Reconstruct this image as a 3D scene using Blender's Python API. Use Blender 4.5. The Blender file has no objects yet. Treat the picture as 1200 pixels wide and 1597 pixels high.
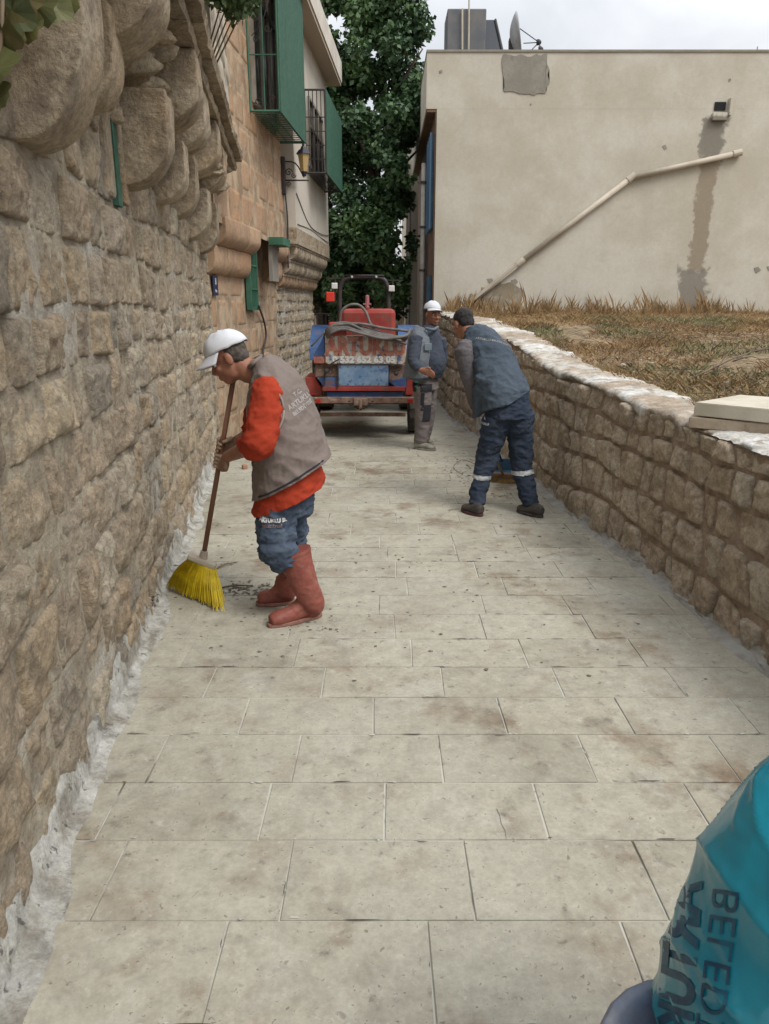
import bpy, bmesh, math, random
import numpy as np
from mathutils import Vector, Matrix, noise
from mathutils.bvhtree import BVHTree

R = math.radians
random.seed(7)
rng = np.random.default_rng(7)
scene = bpy.context.scene
COL = scene.collection

# ------------------------------------------------------------------ camera, sky, sun, exposure
CAM_H, PITCH, FPX, CX, CY, IH = 1.65, math.atan(323.5 / 1150), 1150.0, 600.0, 798.5, 1597.0
cam_data = bpy.data.cameras.new('camera')
cam = bpy.data.objects.new('camera', cam_data); COL.objects.link(cam)
cam.location = (0, 0, CAM_H)
cam.rotation_euler = (R(90) - PITCH, 0, 0)
cam_data.sensor_fit = 'VERTICAL'; cam_data.sensor_height = 24.0
cam_data.lens = 24.0 * FPX / IH
cam_data.clip_start = 0.05; cam_data.clip_end = 600
scene.camera = cam

SUN_EL, SUN_ROT = R(52), R(132)
world = bpy.data.worlds.new('World'); scene.world = world; world.use_nodes = True
wt = world.node_tree; wt.nodes.clear()
wo = wt.nodes.new('ShaderNodeOutputWorld')
sky = wt.nodes.new('ShaderNodeTexSky'); sky.sky_type = 'NISHITA'; sky.sun_disc = False
sky.sun_elevation = SUN_EL; sky.sun_rotation = SUN_ROT; sky.dust_density = 2.0
bg1 = wt.nodes.new('ShaderNodeBackground'); bg1.inputs[1].default_value = 0.07
wt.links.new(sky.outputs[0], bg1.inputs[0])
# overcast deck of clouds: soft greys all round the sky
tc = wt.nodes.new('ShaderNodeTexCoord')
sep = wt.nodes.new('ShaderNodeSeparateXYZ'); wt.links.new(tc.outputs['Generated'], sep.inputs[0])
mz = wt.nodes.new('ShaderNodeMath'); mz.operation = 'MAXIMUM'; mz.inputs[1].default_value = 0.0
wt.links.new(sep.outputs[2], mz.inputs[0])
az = wt.nodes.new('ShaderNodeMath'); az.operation = 'ADD'; az.inputs[1].default_value = 0.18
wt.links.new(mz.outputs[0], az.inputs[0])
dv = wt.nodes.new('ShaderNodeVectorMath'); dv.operation = 'DIVIDE'
cz = wt.nodes.new('ShaderNodeCombineXYZ')
for i in range(3): wt.links.new(az.outputs[0], cz.inputs[i])
wt.links.new(tc.outputs['Generated'], dv.inputs[0]); wt.links.new(cz.outputs[0], dv.inputs[1])
nz = wt.nodes.new('ShaderNodeTexNoise'); nz.inputs['Scale'].default_value = 1.3
nz.inputs['Detail'].default_value = 6; nz.inputs['Roughness'].default_value = 0.5; nz.inputs['Distortion'].default_value = 0.4
wt.links.new(dv.outputs[0], nz.inputs['Vector'])
cr = wt.nodes.new('ShaderNodeValToRGB'); e = cr.color_ramp.elements
e[0].position = 0.34; e[0].color = (0.60, 0.63, 0.67, 1)
e[1].position = 0.62; e[1].color = (0.90, 0.91, 0.93, 1)
wt.links.new(nz.outputs['Fac'], cr.inputs[0])
bg2 = wt.nodes.new('ShaderNodeBackground')
# an overcast sky is darker towards the horizon than overhead
gl = wt.nodes.new('ShaderNodeMapRange'); gl.inputs['From Min'].default_value = 0.0; gl.inputs['From Max'].default_value = 1.0
gl.inputs['To Min'].default_value = 0.33; gl.inputs['To Max'].default_value = 1.30
wt.links.new(mz.outputs[0], gl.inputs[0]); wt.links.new(gl.outputs[0], bg2.inputs[1])
wt.links.new(cr.outputs[0], bg2.inputs[0])
mx = wt.nodes.new('ShaderNodeMixShader'); mx.inputs[0].default_value = 0.93
wt.links.new(bg1.outputs[0], mx.inputs[1]); wt.links.new(bg2.outputs[0], mx.inputs[2])
wt.links.new(mx.outputs[0], wo.inputs[0])

sd = bpy.data.lights.new('sun', 'SUN'); sd.energy = 1.2; sd.angle = R(24); sd.color = (1.0, 0.96, 0.90)
sun = bpy.data.objects.new('sun', sd); COL.objects.link(sun)
sdir = Vector((math.sin(SUN_ROT) * math.cos(SUN_EL), math.cos(SUN_ROT) * math.cos(SUN_EL), math.sin(SUN_EL)))
sun.rotation_euler = sdir.to_track_quat('Z', 'Y').to_euler()
sun.location = (3, -4, 12)
vs = scene.view_settings
vs.view_transform = 'Standard'; vs.look = 'None'; vs.exposure = 1.05; vs.gamma = 1.0; vs.use_curve_mapping = False

# ------------------------------------------------------------------ helpers
CP, SP = math.cos(PITCH), math.sin(PITCH)
def at(px, py, Y):
    """the point of the place at distance Y that the measured photograph shows at px, py"""
    k = (py - CY) / FPX
    u = Y * (SP + CP * k) / (CP - SP * k)
    d = CP * Y + SP * u
    return Vector(((px - CX) / FPX * d, Y, CAM_H - u))
def gr(px, py):
    k = (py - CY) / FPX
    Y = CAM_H * (CP - SP * k) / (SP + CP * k)
    return at(px, py, Y)
def n3(x, y=0, z=0, s=1.0): return noise.noise(Vector((x * s, y * s, z * s)))

def setp(o, label=None, cat=None, group=None, kind=None):
    if label: o['label'] = label
    if cat: o['category'] = cat
    if group: o['group'] = group
    if kind: o['kind'] = kind
    return o
def empty(name, loc, label=None, cat=None, group=None, kind=None):
    o = bpy.data.objects.new(name, None); COL.objects.link(o); o.location = loc
    o.empty_display_size = 0.1
    return setp(o, label, cat, group, kind)
def link(name, me, parent=None, loc=None):
    """link a mesh given in world coordinates, its origin moved to the middle of its base"""
    o = bpy.data.objects.new(name, me); COL.objects.link(o)
    if len(me.vertices) and loc is None:
        co = np.empty(len(me.vertices) * 3, dtype=np.float32); me.vertices.foreach_get('co', co)
        co = co.reshape(-1, 3); mn, mxx = co.min(0), co.max(0)
        c = Vector((float(mn[0] + mxx[0]) / 2, float(mn[1] + mxx[1]) / 2, float(mn[2])))
        me.vertices.foreach_set('co', (co - np.array(c, dtype=np.float32)).ravel()); me.update()
    else:
        c = Vector(loc) if loc is not None else Vector((0, 0, 0))
    if parent is not None:
        o.parent = parent
        pw = world_loc(parent)
        o.location = c - pw
    else: o.location = c
    return o
def world_loc(o):
    v = Vector(o.location); p = o.parent
    while p is not None: v += Vector(p.location); p = p.parent
    return v
def mesh(name, verts, faces, mat, parent=None, smooth=False, **kw):
    me = bpy.data.meshes.new(name); me.from_pydata([tuple(v) for v in verts], [], faces); me.validate()
    if mat: me.materials.append(mat)
    if smooth: me.polygons.foreach_set('use_smooth', [True] * len(me.polygons))
    return setp(link(name, me, parent), **kw)
def from_bm(name, bm, mat, parent=None, smooth=False, normals=True, **kw):
    if normals: bmesh.ops.recalc_face_normals(bm, faces=bm.faces)
    me = bpy.data.meshes.new(name); bm.to_mesh(me); bm.free()
    if mat: me.materials.append(mat)
    if smooth: me.polygons.foreach_set('use_smooth', [True] * len(me.polygons))
    return setp(link(name, me, parent), **kw)
def box(bm, c, s, rot=None, bev=0.0):
    m = Matrix.Translation(Vector(c)) @ (rot.to_4x4() if rot is not None else Matrix.Identity(4)) @ Matrix.Diagonal((s[0], s[1], s[2], 1))
    r = bmesh.ops.create_cube(bm, size=1.0, matrix=m)
    if bev > 0:
        es = list({e for v in r['verts'] for e in v.link_edges})
        bmesh.ops.bevel(bm, geom=es, offset=bev, segments=2, affect='EDGES', profile=0.5)
def catmull(pts, n):
    P = [np.array(p, dtype=float) for p in pts]
    P = [2 * P[0] - P[1]] + P + [2 * P[-1] - P[-2]]
    out = []
    for i in range(1, len(P) - 2):
        for k in range(n):
            t = k / n
            out.append(0.5 * ((2 * P[i]) + (-P[i-1] + P[i+1]) * t + (2*P[i-1] - 5*P[i] + 4*P[i+1] - P[i+2]) * t*t + (-P[i-1] + 3*P[i] - 3*P[i+1] + P[i+2]) * t**3))
    out.append(P[-2]); return out
def tube(bm, pts, rad, seg=12, hint=(0, 1, 0), sub=4, dome=0.35):
    """a closed tapering tube; a radius is r or (along the hint, across it)"""
    rr = [(r, r) if not isinstance(r, (tuple, list)) else tuple(r) for r in (rad if isinstance(rad, (list,)) else [rad] * len(pts))]
    data = [tuple(p) + r for p, r in zip([tuple(Vector(p)) for p in pts], rr)]
    if sub > 1 and len(data) > 2: data = catmull(data, sub)
    elif sub > 1: data = [np.array(data[0]) * (1 - k / sub) + np.array(data[1]) * (k / sub) for k in range(sub + 1)]
    P = [Vector(d[:3]) for d in data]; hint = Vector(hint).normalized()
    rings = []
    for i, d in enumerate(data):
        t = (P[min(i + 1, len(P) - 1)] - P[max(i - 1, 0)]).normalized()
        a = hint - t * hint.dot(t)
        if a.length < 0.05: a = Vector((1, 0, 0)) - t * t.x
        a.normalize(); b = t.cross(a)
        rings.append([bm.verts.new(P[i] + a * max(d[3], 1e-4) * math.cos(2*math.pi*k/seg) + b * max(d[4], 1e-4) * math.sin(2*math.pi*k/seg)) for k in range(seg)])
    for i in range(len(rings) - 1):
        for k in range(seg):
            bm.faces.new((rings[i][k], rings[i][(k+1) % seg], rings[i+1][(k+1) % seg], rings[i+1][k]))
    for ring, p, q, d in ((rings[0], P[0], P[1], data[0]), (rings[-1], P[-1], P[-2], data[-1])):
        v = bm.verts.new(p + (p - q).normalized() * min(d[3], d[4]) * dome)
        for k in range(seg): bm.faces.new((ring[k], ring[(k+1) % seg], v))
def ellipsoid(bm, c, r, M=None, seg=16, rings=10):
    m = Matrix.Translation(Vector(c)) @ (M.to_4x4() if M is not None else Matrix.Identity(4)) @ Matrix.Diagonal((r[0], r[1], r[2], 1))
    bmesh.ops.create_uvsphere(bm, u_segments=seg, v_segments=rings, radius=1.0, matrix=m)
def baked(bm, voxel, smooth=2, fac=0.5):
    """the union of the closed shapes in bm as one continuous surface"""
    bmesh.ops.recalc_face_normals(bm, faces=bm.faces)
    me = bpy.data.meshes.new('tmp'); bm.to_mesh(me); bm.free()
    o = bpy.data.objects.new('tmp', me); COL.objects.link(o)
    m = o.modifiers.new('r', 'REMESH'); m.mode = 'VOXEL'; m.voxel_size = voxel
    if smooth:
        s = o.modifiers.new('s', 'SMOOTH'); s.iterations = smooth; s.factor = fac
    dg = bpy.context.evaluated_depsgraph_get()
    out = bpy.data.meshes.new_from_object(o.evaluated_get(dg))
    bpy.data.objects.remove(o); bpy.data.meshes.remove(me)
    return out
def wrinkle(me, fn):
    n = len(me.vertices)
    co = np.empty(n * 3, dtype=np.float32); me.vertices.foreach_get('co', co); co = co.reshape(-1, 3)
    nm = np.empty(n * 3, dtype=np.float32); me.vertex_normals.foreach_get('vector', nm); nm = nm.reshape(-1, 3)
    d = np.array([fn(c) for c in co], dtype=np.float32)
    me.vertices.foreach_set('co', (co + nm * d[:, None]).ravel()); me.update()
def sculpt(name, bm, voxel, mat, parent, smooth=2, wr=None, **kw):
    me = baked(bm, voxel, smooth)
    if wr: wrinkle(me, wr)
    me.materials.clear(); me.materials.append(mat)
    me.polygons.foreach_set('use_smooth', [True] * len(me.polygons))
    return setp(link(name, me, parent), **kw)
def strip_bevel(o, w=0.004, seg=2):
    m = o.modifiers.new('bevel', 'BEVEL'); m.width = w; m.segments = seg; m.limit_method = 'ANGLE'
    return o
def bvh_of(objs):
    vs_, fs_ = [], []
    for o in objs:
        off = world_loc(o); b = len(vs_)
        vs_ += [v.co + off for v in o.data.vertices]
        fs_ += [[b + i for i in p.vertices] for p in o.data.polygons]
    return BVHTree.FromPolygons(vs_, fs_)
def lettering(name, text, size, origin, xd, yd, nrm, mat, parent, targets=None, lift=0.002, align='CENTER', bold=0.0, thick=0.0, narrow=1.0, **kw):
    """flat printed lettering laid on a surface; nrm points away from the surface"""
    cu = bpy.data.curves.new('t', 'FONT'); cu.body = text; cu.size = size; cu.align_x = align; cu.align_y = 'CENTER'
    cu.offset = bold; cu.resolution_u = 3; cu.fill_mode = 'FRONT'
    o = bpy.data.objects.new('t', cu); COL.objects.link(o)
    dg = bpy.context.evaluated_depsgraph_get(); dg.update()
    me = bpy.data.meshes.new_from_object(o.evaluated_get(dg)); bpy.data.objects.remove(o)
    bm = bmesh.new(); bm.from_mesh(me); bpy.data.meshes.remove(me)
    if targets:
        for _ in range(3):
            es = [e for e in bm.edges if e.calc_length() > size * 0.22]
            if not es: break
            bmesh.ops.subdivide_edges(bm, edges=es, cuts=1); bmesh.ops.triangulate(bm, faces=bm.faces)
    origin, xd, yd, nrm = Vector(origin), Vector(xd).normalized(), Vector(yd).normalized(), Vector(nrm).normalized()
    tree = bvh_of(targets) if targets else None
    miss = []
    for v in bm.verts:
        p = origin + xd * v.co.x * narrow + yd * v.co.y
        if tree:
            h = tree.ray_cast(p + nrm * 0.4, -nrm, 1.1)
            if h[0] is None: miss.append(v)
            else: p = h[0] + nrm * lift
        v.co = p
    if miss: bmesh.ops.delete(bm, geom=miss, context='VERTS')
    return from_bm(name, bm, mat, parent, normals=False, **kw)

# ------------------------------------------------------------------ materials
def M(name, base, rough=0.85, var=None, scale=4.0, detail=8, lo=0.35, hi=0.65, bump=0.0, bscale=40.0, bdist=0.01, bdetail=6,
      rand=0.0, rnd_cols=None, metal=0.0, spec=0.35, layers=(), stretch=None, rough_var=0.0, grain=0.0, streak=None):
    """layers: (colour, scale, low, high, amount, stretch) laid over the base by world-space noise"""
    m = bpy.data.materials.new(name); m.use_nodes = True; t = m.node_tree; N = t.nodes; L = t.links
    b = N['Principled BSDF']; b.inputs['Roughness'].default_value = rough; b.inputs['Metallic'].default_value = metal
    b.inputs['Specular IOR Level'].default_value = spec
    geo = N.new('ShaderNodeNewGeometry')
    def vec(st):
        if st is None: return geo.outputs['Position']
        mp = N.new('ShaderNodeVectorMath'); mp.operation = 'MULTIPLY'; mp.inputs[1].default_value = st
        L.new(geo.outputs['Position'], mp.inputs[0]); return mp.outputs[0]
    def nz(sc, dt, st=None, rg=0.55, dist=0.0):
        n = N.new('ShaderNodeTexNoise'); n.inputs['Scale'].default_value = sc; n.inputs['Detail'].default_value = dt
        n.inputs['Roughness'].default_value = rg; n.inputs['Distortion'].default_value = dist
        L.new(vec(st), n.inputs['Vector']); return n.outputs['Fac']
    def mp(src, a, c):
        r = N.new('ShaderNodeMapRange'); r.inputs['From Min'].default_value = a; r.inputs['From Max'].default_value = c
        r.interpolation_type = 'SMOOTHSTEP'
        L.new(src, r.inputs[0]); return r.outputs[0]
    def mix(f, A, B, mode='MIX'):
        x = N.new('ShaderNodeMix'); x.data_type = 'RGBA'; x.blend_type = mode
        if isinstance(f, float): x.inputs[0].default_value = f
        else: L.new(f, x.inputs[0])
        for k, v in ((6, A), (7, B)):
            if isinstance(v, (tuple, list)): x.inputs[k].default_value = tuple(v)[:3] + (1,)
            else: L.new(v, x.inputs[k])
        return x.outputs[2]
    col = tuple(base)
    if rnd_cols:
        oi = N.new('ShaderNodeObjectInfo'); rp = N.new('ShaderNodeValToRGB'); rp.color_ramp.interpolation = 'LINEAR'
        el = rp.color_ramp.elements
        while len(el) < len(rnd_cols): el.new(0.5)
        for i, c in enumerate(rnd_cols):
            el[i].position = i / (len(rnd_cols) - 1); el[i].color = tuple(c) + (1,)
        L.new(oi.outputs['Random'], rp.inputs[0]); col = rp.outputs[0]
    if var: col = mix(mp(nz(scale, detail, stretch, 0.6), lo, hi), col, var)
    for ly in layers:
        c, sc, a, h, amt = ly[:5]; st = ly[5] if len(ly) > 5 else None
        f = mp(nz(sc, 7, st, 0.62, 0.3), a, h)
        mm = N.new('ShaderNodeMath'); mm.operation = 'MULTIPLY'; mm.inputs[1].default_value = amt; L.new(f, mm.inputs[0])
        col = mix(mm.outputs[0], col, c)
    if streak:
        # stains with a shape of their own: (x at z0, z0, x at z1, z1, half width, colour, amount)
        for (xa, za, xb, zb, hw, c, amt) in streak:
            nn = N.new('ShaderNodeTexNoise'); nn.inputs['Scale'].default_value = 5.0; nn.inputs['Detail'].default_value = 8; nn.inputs['Roughness'].default_value = 0.65
            L.new(geo.outputs['Position'], nn.inputs['Vector'])
            sx_ = N.new('ShaderNodeSeparateXYZ'); L.new(geo.outputs['Position'], sx_.inputs[0])
            def mt(op, a, b_=0.0):
                q = N.new('ShaderNodeMath'); q.operation = op
                for i_, v_ in enumerate((a, b_)):
                    if isinstance(v_, (int, float)): q.inputs[i_].default_value = v_
                    else: L.new(v_, q.inputs[i_])
                return q.outputs[0]
            k_ = (xb - xa) / (zb - za)
            xc = mt('ADD', mt('MULTIPLY', mt('SUBTRACT', sx_.outputs[2], za), k_), xa)
            dx_ = mt('ABSOLUTE', mt('SUBTRACT', sx_.outputs[0], xc)); zm, zh = (za + zb) / 2, abs(zb - za) / 2
            dz_ = mt('SUBTRACT', mt('ABSOLUTE', mt('SUBTRACT', sx_.outputs[2], zm)), zh - hw)
            dd = mt('MAXIMUM', dx_, dz_)
            dd = mt('ADD', dd, mt('MULTIPLY', mt('SUBTRACT', nn.outputs['Fac'], 0.5), -hw * 2.6))
            r_ = N.new('ShaderNodeMapRange'); r_.interpolation_type = 'SMOOTHSTEP'; L.new(dd, r_.inputs[0])
            r_.inputs['From Min'].default_value = hw * 0.75; r_.inputs['From Max'].default_value = hw * 1.15; r_.inputs['To Min'].default_value = amt; r_.inputs['To Max'].default_value = 0.0
            col = mix(r_.outputs[0], col, c)
    if grain > 0:
        for sc_, g_ in ((13.0, grain), (48.0, grain * 0.9)):
            r = N.new('ShaderNodeMapRange'); r.inputs['From Min'].default_value = 0.36; r.inputs['From Max'].default_value = 0.64
            r.inputs['To Min'].default_value = 1 - g_; r.inputs['To Max'].default_value = 1 + g_ * 0.8
            L.new(nz(sc_, 10, None, 0.72), r.inputs[0])
            vm = N.new('ShaderNodeVectorMath'); vm.operation = 'SCALE'
            if isinstance(col, tuple): vm.inputs[0].default_value = col
            else: L.new(col, vm.inputs[0])
            L.new(r.outputs[0], vm.inputs['Scale']); col = vm.outputs[0]
    if rand > 0:
        oi = N.new('ShaderNodeObjectInfo'); r = N.new('ShaderNodeMapRange')
        r.inputs['To Min'].default_value = 1 - rand; r.inputs['To Max'].default_value = 1 + rand
        L.new(oi.outputs['Random'], r.inputs[0])
        vm = N.new('ShaderNodeVectorMath'); vm.operation = 'SCALE'
        if isinstance(col, tuple): vm.inputs[0].default_value = col
        else: L.new(col, vm.inputs[0])
        L.new(r.outputs[0], vm.inputs['Scale']); col = vm.outputs[0]
    if isinstance(col, tuple): b.inputs['Base Color'].default_value = col + (1,)
    else: L.new(col, b.inputs['Base Color'])
    if rough_var:
        r = N.new('ShaderNodeMapRange'); r.inputs['To Min'].default_value = rough - rough_var; r.inputs['To Max'].default_value = min(1, rough + rough_var)
        L.new(nz(9, 5), r.inputs[0]); L.new(r.outputs[0], b.inputs['Roughness'])
    if bump > 0:
        bp = N.new('ShaderNodeBump'); bp.inputs['Strength'].default_value = bump; bp.inputs['Distance'].default_value = bdist
        L.new(nz(bscale, bdetail, None, 0.7), bp.inputs['Height']); L.new(bp.outputs[0], b.inputs['Normal'])
    return m

LIME = (0.52, 0.51, 0.47)
m_stone = M('rough_stone', (0.2, 0.15, 0.1), 0.95, grain=0.26, rnd_cols=[(0.29,0.235,0.175),(0.43,0.34,0.24),(0.35,0.28,0.20),(0.49,0.395,0.27),(0.30,0.265,0.215),(0.42,0.325,0.215),(0.39,0.325,0.25),(0.52,0.45,0.345)],
            bump=1.0, bscale=16, bdist=0.06, bdetail=12,
            layers=[((0.15,0.12,0.09), 9, 0.52, 0.72, 0.6), ((0.48,0.42,0.32), 4.5, 0.52, 0.70, 0.65), ((0.36,0.24,0.12), 3.1, 0.56, 0.74, 0.55), ((0.11,0.09,0.07), 55, 0.60, 0.70, 0.6), ((0.50,0.46,0.38), 26, 0.60, 0.72, 0.45), (LIME, 1.1, 0.60, 0.76, 0.5)])
m_mortar = M('lime_mortar', (0.52, 0.455, 0.345), 0.97, grain=0.2, var=(0.33,0.27,0.20), scale=6, bump=1.0, bscale=22, bdist=0.05, bdetail=11,
             layers=[(LIME, 1.3, 0.50, 0.70, 0.75), ((0.14,0.11,0.085), 30, 0.60, 0.72, 0.55)])
m_stone_r = M('brown_wall_stone', (0.2, 0.15, 0.1), 0.95, grain=0.26, rnd_cols=[(0.43,0.34,0.25),(0.51,0.41,0.305),(0.55,0.46,0.345),(0.47,0.385,0.295),(0.58,0.50,0.39)],
            bump=1.0, bscale=18, bdist=0.05, bdetail=12,
            layers=[((0.20,0.145,0.105), 8, 0.54, 0.74, 0.5), ((0.46,0.38,0.29), 5, 0.54, 0.72, 0.55), ((0.11,0.08,0.06), 60, 0.58, 0.70, 0.6), ((0.27,0.17,0.10), 2.2, 0.55, 0.72, 0.4)])
m_mortar_r = M('brown_mortar', (0.33, 0.245, 0.18), 0.97, grain=0.22, var=(0.41,0.315,0.235), scale=5, bump=1.0, bscale=24, bdist=0.04, bdetail=11,
             layers=[((0.20,0.15,0.11), 34, 0.58, 0.72, 0.4)])
m_lime = M('white_lime', (0.47, 0.465, 0.43), 0.95, grain=0.22, var=(0.34,0.325,0.285), scale=7, bump=0.9, bscale=45, bdist=0.02, bdetail=9,
           layers=[((0.22,0.195,0.16), 7, 0.53, 0.66, 0.7), ((0.09,0.085,0.075), 20, 0.60, 0.66, 0.8), ((0.10,0.09,0.075), 5, 0.62, 0.68, 0.7)])
m_ashlar = M('orange_ashlar', (0.3,0.2,0.12), 0.93, grain=0.16, rnd_cols=[(0.37,0.235,0.14),(0.41,0.28,0.18),(0.34,0.23,0.15),(0.40,0.25,0.145)],
             bump=0.5, bscale=30, bdist=0.012, layers=[((0.17,0.12,0.085), 3, 0.5, 0.72, 0.65, (1, 1, 0.3)), ((0.40,0.31,0.21), 4, 0.55, 0.72, 0.5)])
m_ash_joint = M('pale_joint', (0.42,0.32,0.22), 0.95, var=(0.24,0.17,0.11), scale=5)
m_corbel = M('corbel_stone', (0.36,0.28,0.185), 0.93, grain=0.24, rand=0.22, var=(0.43,0.36,0.27), scale=3, bump=1.0, bscale=14, bdist=0.05, bdetail=12,
             layers=[((0.13,0.10,0.075), 5, 0.5, 0.7, 0.7), ((0.33,0.21,0.11), 2.6, 0.54, 0.7, 0.5), ((0.10,0.08,0.06), 50, 0.6, 0.7, 0.5)])
m_tile = M('dusty_limestone', (0.3,0.28,0.24), 0.82, rnd_cols=[(0.285,0.264,0.208),(0.325,0.303,0.24),(0.27,0.25,0.198),(0.31,0.288,0.226),(0.345,0.322,0.255)], spec=0.25, grain=0.13,
           bump=0.25, bscale=45, bdist=0.006, bdetail=8,
           layers=[((0.165,0.12,0.08), 2.1, 0.52, 0.64, 0.75), ((0.15,0.13,0.10), 5.5, 0.52, 0.68, 0.6), ((0.18,0.125,0.08), 4.2, 0.57, 0.66, 0.65), ((0.38,0.37,0.32), 2.7, 0.54, 0.66, 0.6), ((0.13,0.11,0.085), 11, 0.58, 0.68, 0.5), ((0.40,0.39,0.345), 14, 0.60, 0.70, 0.5),
                   ((0.385,0.368,0.305), 0.75, 0.38, 0.55, 0.58), ((0.13,0.11,0.09), 22, 0.60, 0.70, 0.55), ((0.10,0.085,0.07), 48, 0.62, 0.67, 0.65), ((0.42,0.41,0.37), 34, 0.63, 0.69, 0.5), ((0.17,0.115,0.07), 1.3, 0.58, 0.68, 0.5)])
m_grout = M('dusty_grout', (0.42,0.41,0.36), 0.95, var=(0.13,0.115,0.095), scale=1.6, lo=0.52, hi=0.64, layers=[((0.09,0.08,0.07), 14, 0.6, 0.7, 0.7)])
m_street = M('dusty_street', (0.29,0.27,0.22), 0.9, var=(0.36,0.34,0.28), scale=0.8, layers=[((0.24,0.20,0.15), 2, 0.55, 0.7, 0.6)])
_st = [at(1116, 185, 15), at(1084, 425, 15), at(1083, 420, 15), at(1077, 500, 15), at(1118, 182, 15), at(1105, 250, 15)]
m_plaster = M('cream_plaster', (0.51,0.48,0.41), 0.9, grain=0.05, streak=[(_st[0].x, _st[0].z, _st[1].x, _st[1].z, 0.17, (0.24,0.195,0.135), 0.85), (_st[2].x, _st[2].z, _st[3].x, _st[3].z, 0.27, (0.20,0.18,0.145), 0.9), (_st[4].x, _st[4].z, _st[5].x, _st[5].z, 0.22, (0.19,0.175,0.145), 0.9)], var=(0.425,0.385,0.31), scale=0.9, bump=0.25, bscale=30, bdist=0.01,
              layers=[((0.41,0.37,0.30), 2.2, 0.55, 0.72, 0.45), ((0.56,0.52,0.44), 1.2, 0.58, 0.72, 0.4), ((0.36,0.32,0.26), 14, 0.64, 0.74, 0.3), ((0.40,0.37,0.31), 0.7, 0.5, 0.7, 0.35, (2.5, 1, 0.5))])
m_white = M('pale_plaster', (0.50,0.46,0.40), 0.9, var=(0.42,0.38,0.32), scale=1.2, bump=0.15, bscale=30, layers=[((0.33,0.28,0.22), 2.5, 0.58, 0.74, 0.4, (1, 1, 0.3))])
m_soffit = M('eave_plaster', (0.40,0.33,0.26), 0.9)
m_cement = M('grey_cement', (0.21,0.195,0.165), 0.95, var=(0.27,0.25,0.21), scale=3, bump=0.5, bscale=25, layers=[((0.14,0.125,0.10), 6, 0.55, 0.7, 0.5)])
m_soil = M('dry_soil', (0.21,0.15,0.09), 0.97, grain=0.3, var=(0.27,0.20,0.12), scale=2, bump=0.8, bscale=25, bdist=0.03, layers=[((0.14,0.13,0.07), 1.3, 0.52, 0.68, 0.6), ((0.42,0.37,0.28), 5, 0.62, 0.74, 0.5)])
def grass_mat(name, c1, c2, c3): return M(name, c1, 0.9, var=c2, scale=3.5, layers=[(c3, 1.2, 0.5, 0.66, 0.7)])
m_grass = grass_mat('dry_grass', (0.31,0.205,0.10), (0.20,0.125,0.06), (0.38,0.28,0.15))
m_weed = grass_mat('green_weed', (0.19,0.175,0.085), (0.13,0.13,0.065), (0.28,0.225,0.125))
m_twig = M('dry_twig', (0.10,0.075,0.055), 0.9, var=(0.2,0.15,0.1), scale=5)
m_gmetal = M('green_paint', (0.035,0.105,0.068), 0.6, var=(0.05,0.14,0.09), scale=4, layers=[((0.12,0.07,0.04), 8, 0.64, 0.72, 0.5)])
m_gmesh = M('green_mesh', (0.026,0.085,0.058), 0.7, var=(0.045,0.125,0.085), scale=18, bump=0.7, bscale=90, bdist=0.01, layers=[((0.02,0.07,0.045), 5, 0.5, 0.7, 0.6, (1, 1, 0.25))])
m_iron = M('black_iron', (0.022,0.022,0.024), 0.55, var=(0.05,0.035,0.03), scale=10, spec=0.4)
m_glass = M('dark_glass', (0.035,0.04,0.045), 0.15, spec=0.6)
m_pvc = M('cream_pvc', (0.47,0.42,0.34), 0.6, var=(0.38,0.33,0.26), scale=3)
m_brownwood = M('brown_wood', (0.17,0.10,0.06), 0.8, var=(0.12,0.07,0.045), scale=5)
m_bluep = M('blue_paint', (0.035,0.085,0.145), 0.55, var=(0.06,0.125,0.19), scale=4, layers=[((0.20,0.17,0.14), 9, 0.62, 0.7, 0.5)])
m_leaf = M('dark_leaf', (0.05,0.105,0.04), 0.55, var=(0.085,0.155,0.05), scale=1.6, lo=0.4, hi=0.62, spec=0.45, layers=[((0.14,0.20,0.05), 2.3, 0.56, 0.68, 0.7), ((0.035,0.075,0.042), 0.6, 0.45, 0.6, 0.5)])
m_bark = M('bark', (0.12,0.095,0.07), 0.95, var=(0.07,0.055,0.04), scale=8, bump=0.8, bscale=20, bdist=0.03)
m_dark = M('painted_void', (0.012,0.012,0.014), 0.9)  # plain black stands in for the shade inside openings
# ------------------------------------------------------------------ walls of individual stones
class Wall:
    """a vertical wall along a polyline of (X, Y); s is measured along it, out points to the alley"""
    def __init__(self, pts, side, lean=0.0, bulge=0.0):
        self.p = [np.array(p, dtype=float) for p in catmull(pts, 8)] if len(pts) > 2 else [np.array(p, dtype=float) for p in pts]
        d = [0.0]
        for a, b in zip(self.p[:-1], self.p[1:]): d.append(d[-1] + float(np.linalg.norm(b - a)))
        self.d = d; self.L = d[-1]; self.side = side; self.lean = lean; self.bulge = bulge
        self.xs = [q[0] for q in self.p]; self.ys = [q[1] for q in self.p]
    def at(self, s, z, out=0.0):
        x = float(np.interp(s, self.d, self.xs)); y = float(np.interp(s, self.d, self.ys))
        e = 0.15
        x2 = float(np.interp(min(s + e, self.L), self.d, self.xs)); y2 = float(np.interp(min(s + e, self.L), self.d, self.ys))
        x1 = float(np.interp(max(s - e, 0), self.d, self.xs)); y1 = float(np.interp(max(s - e, 0), self.d, self.ys))
        tx, ty = x2 - x1, y2 - y1; l = math.hypot(tx, ty); tx /= l; ty /= l
        nx, ny = (ty, -tx) if self.side > 0 else (-ty, tx)
        o = out + self.bulge * n3(s * 0.7, z * 0.9, 3.1) - self.lean * z
        return Vector((x + nx * o, y + ny * o, z))
    def s_of_Y(self, Y): return float(np.interp(Y, self.ys, self.d))

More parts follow.
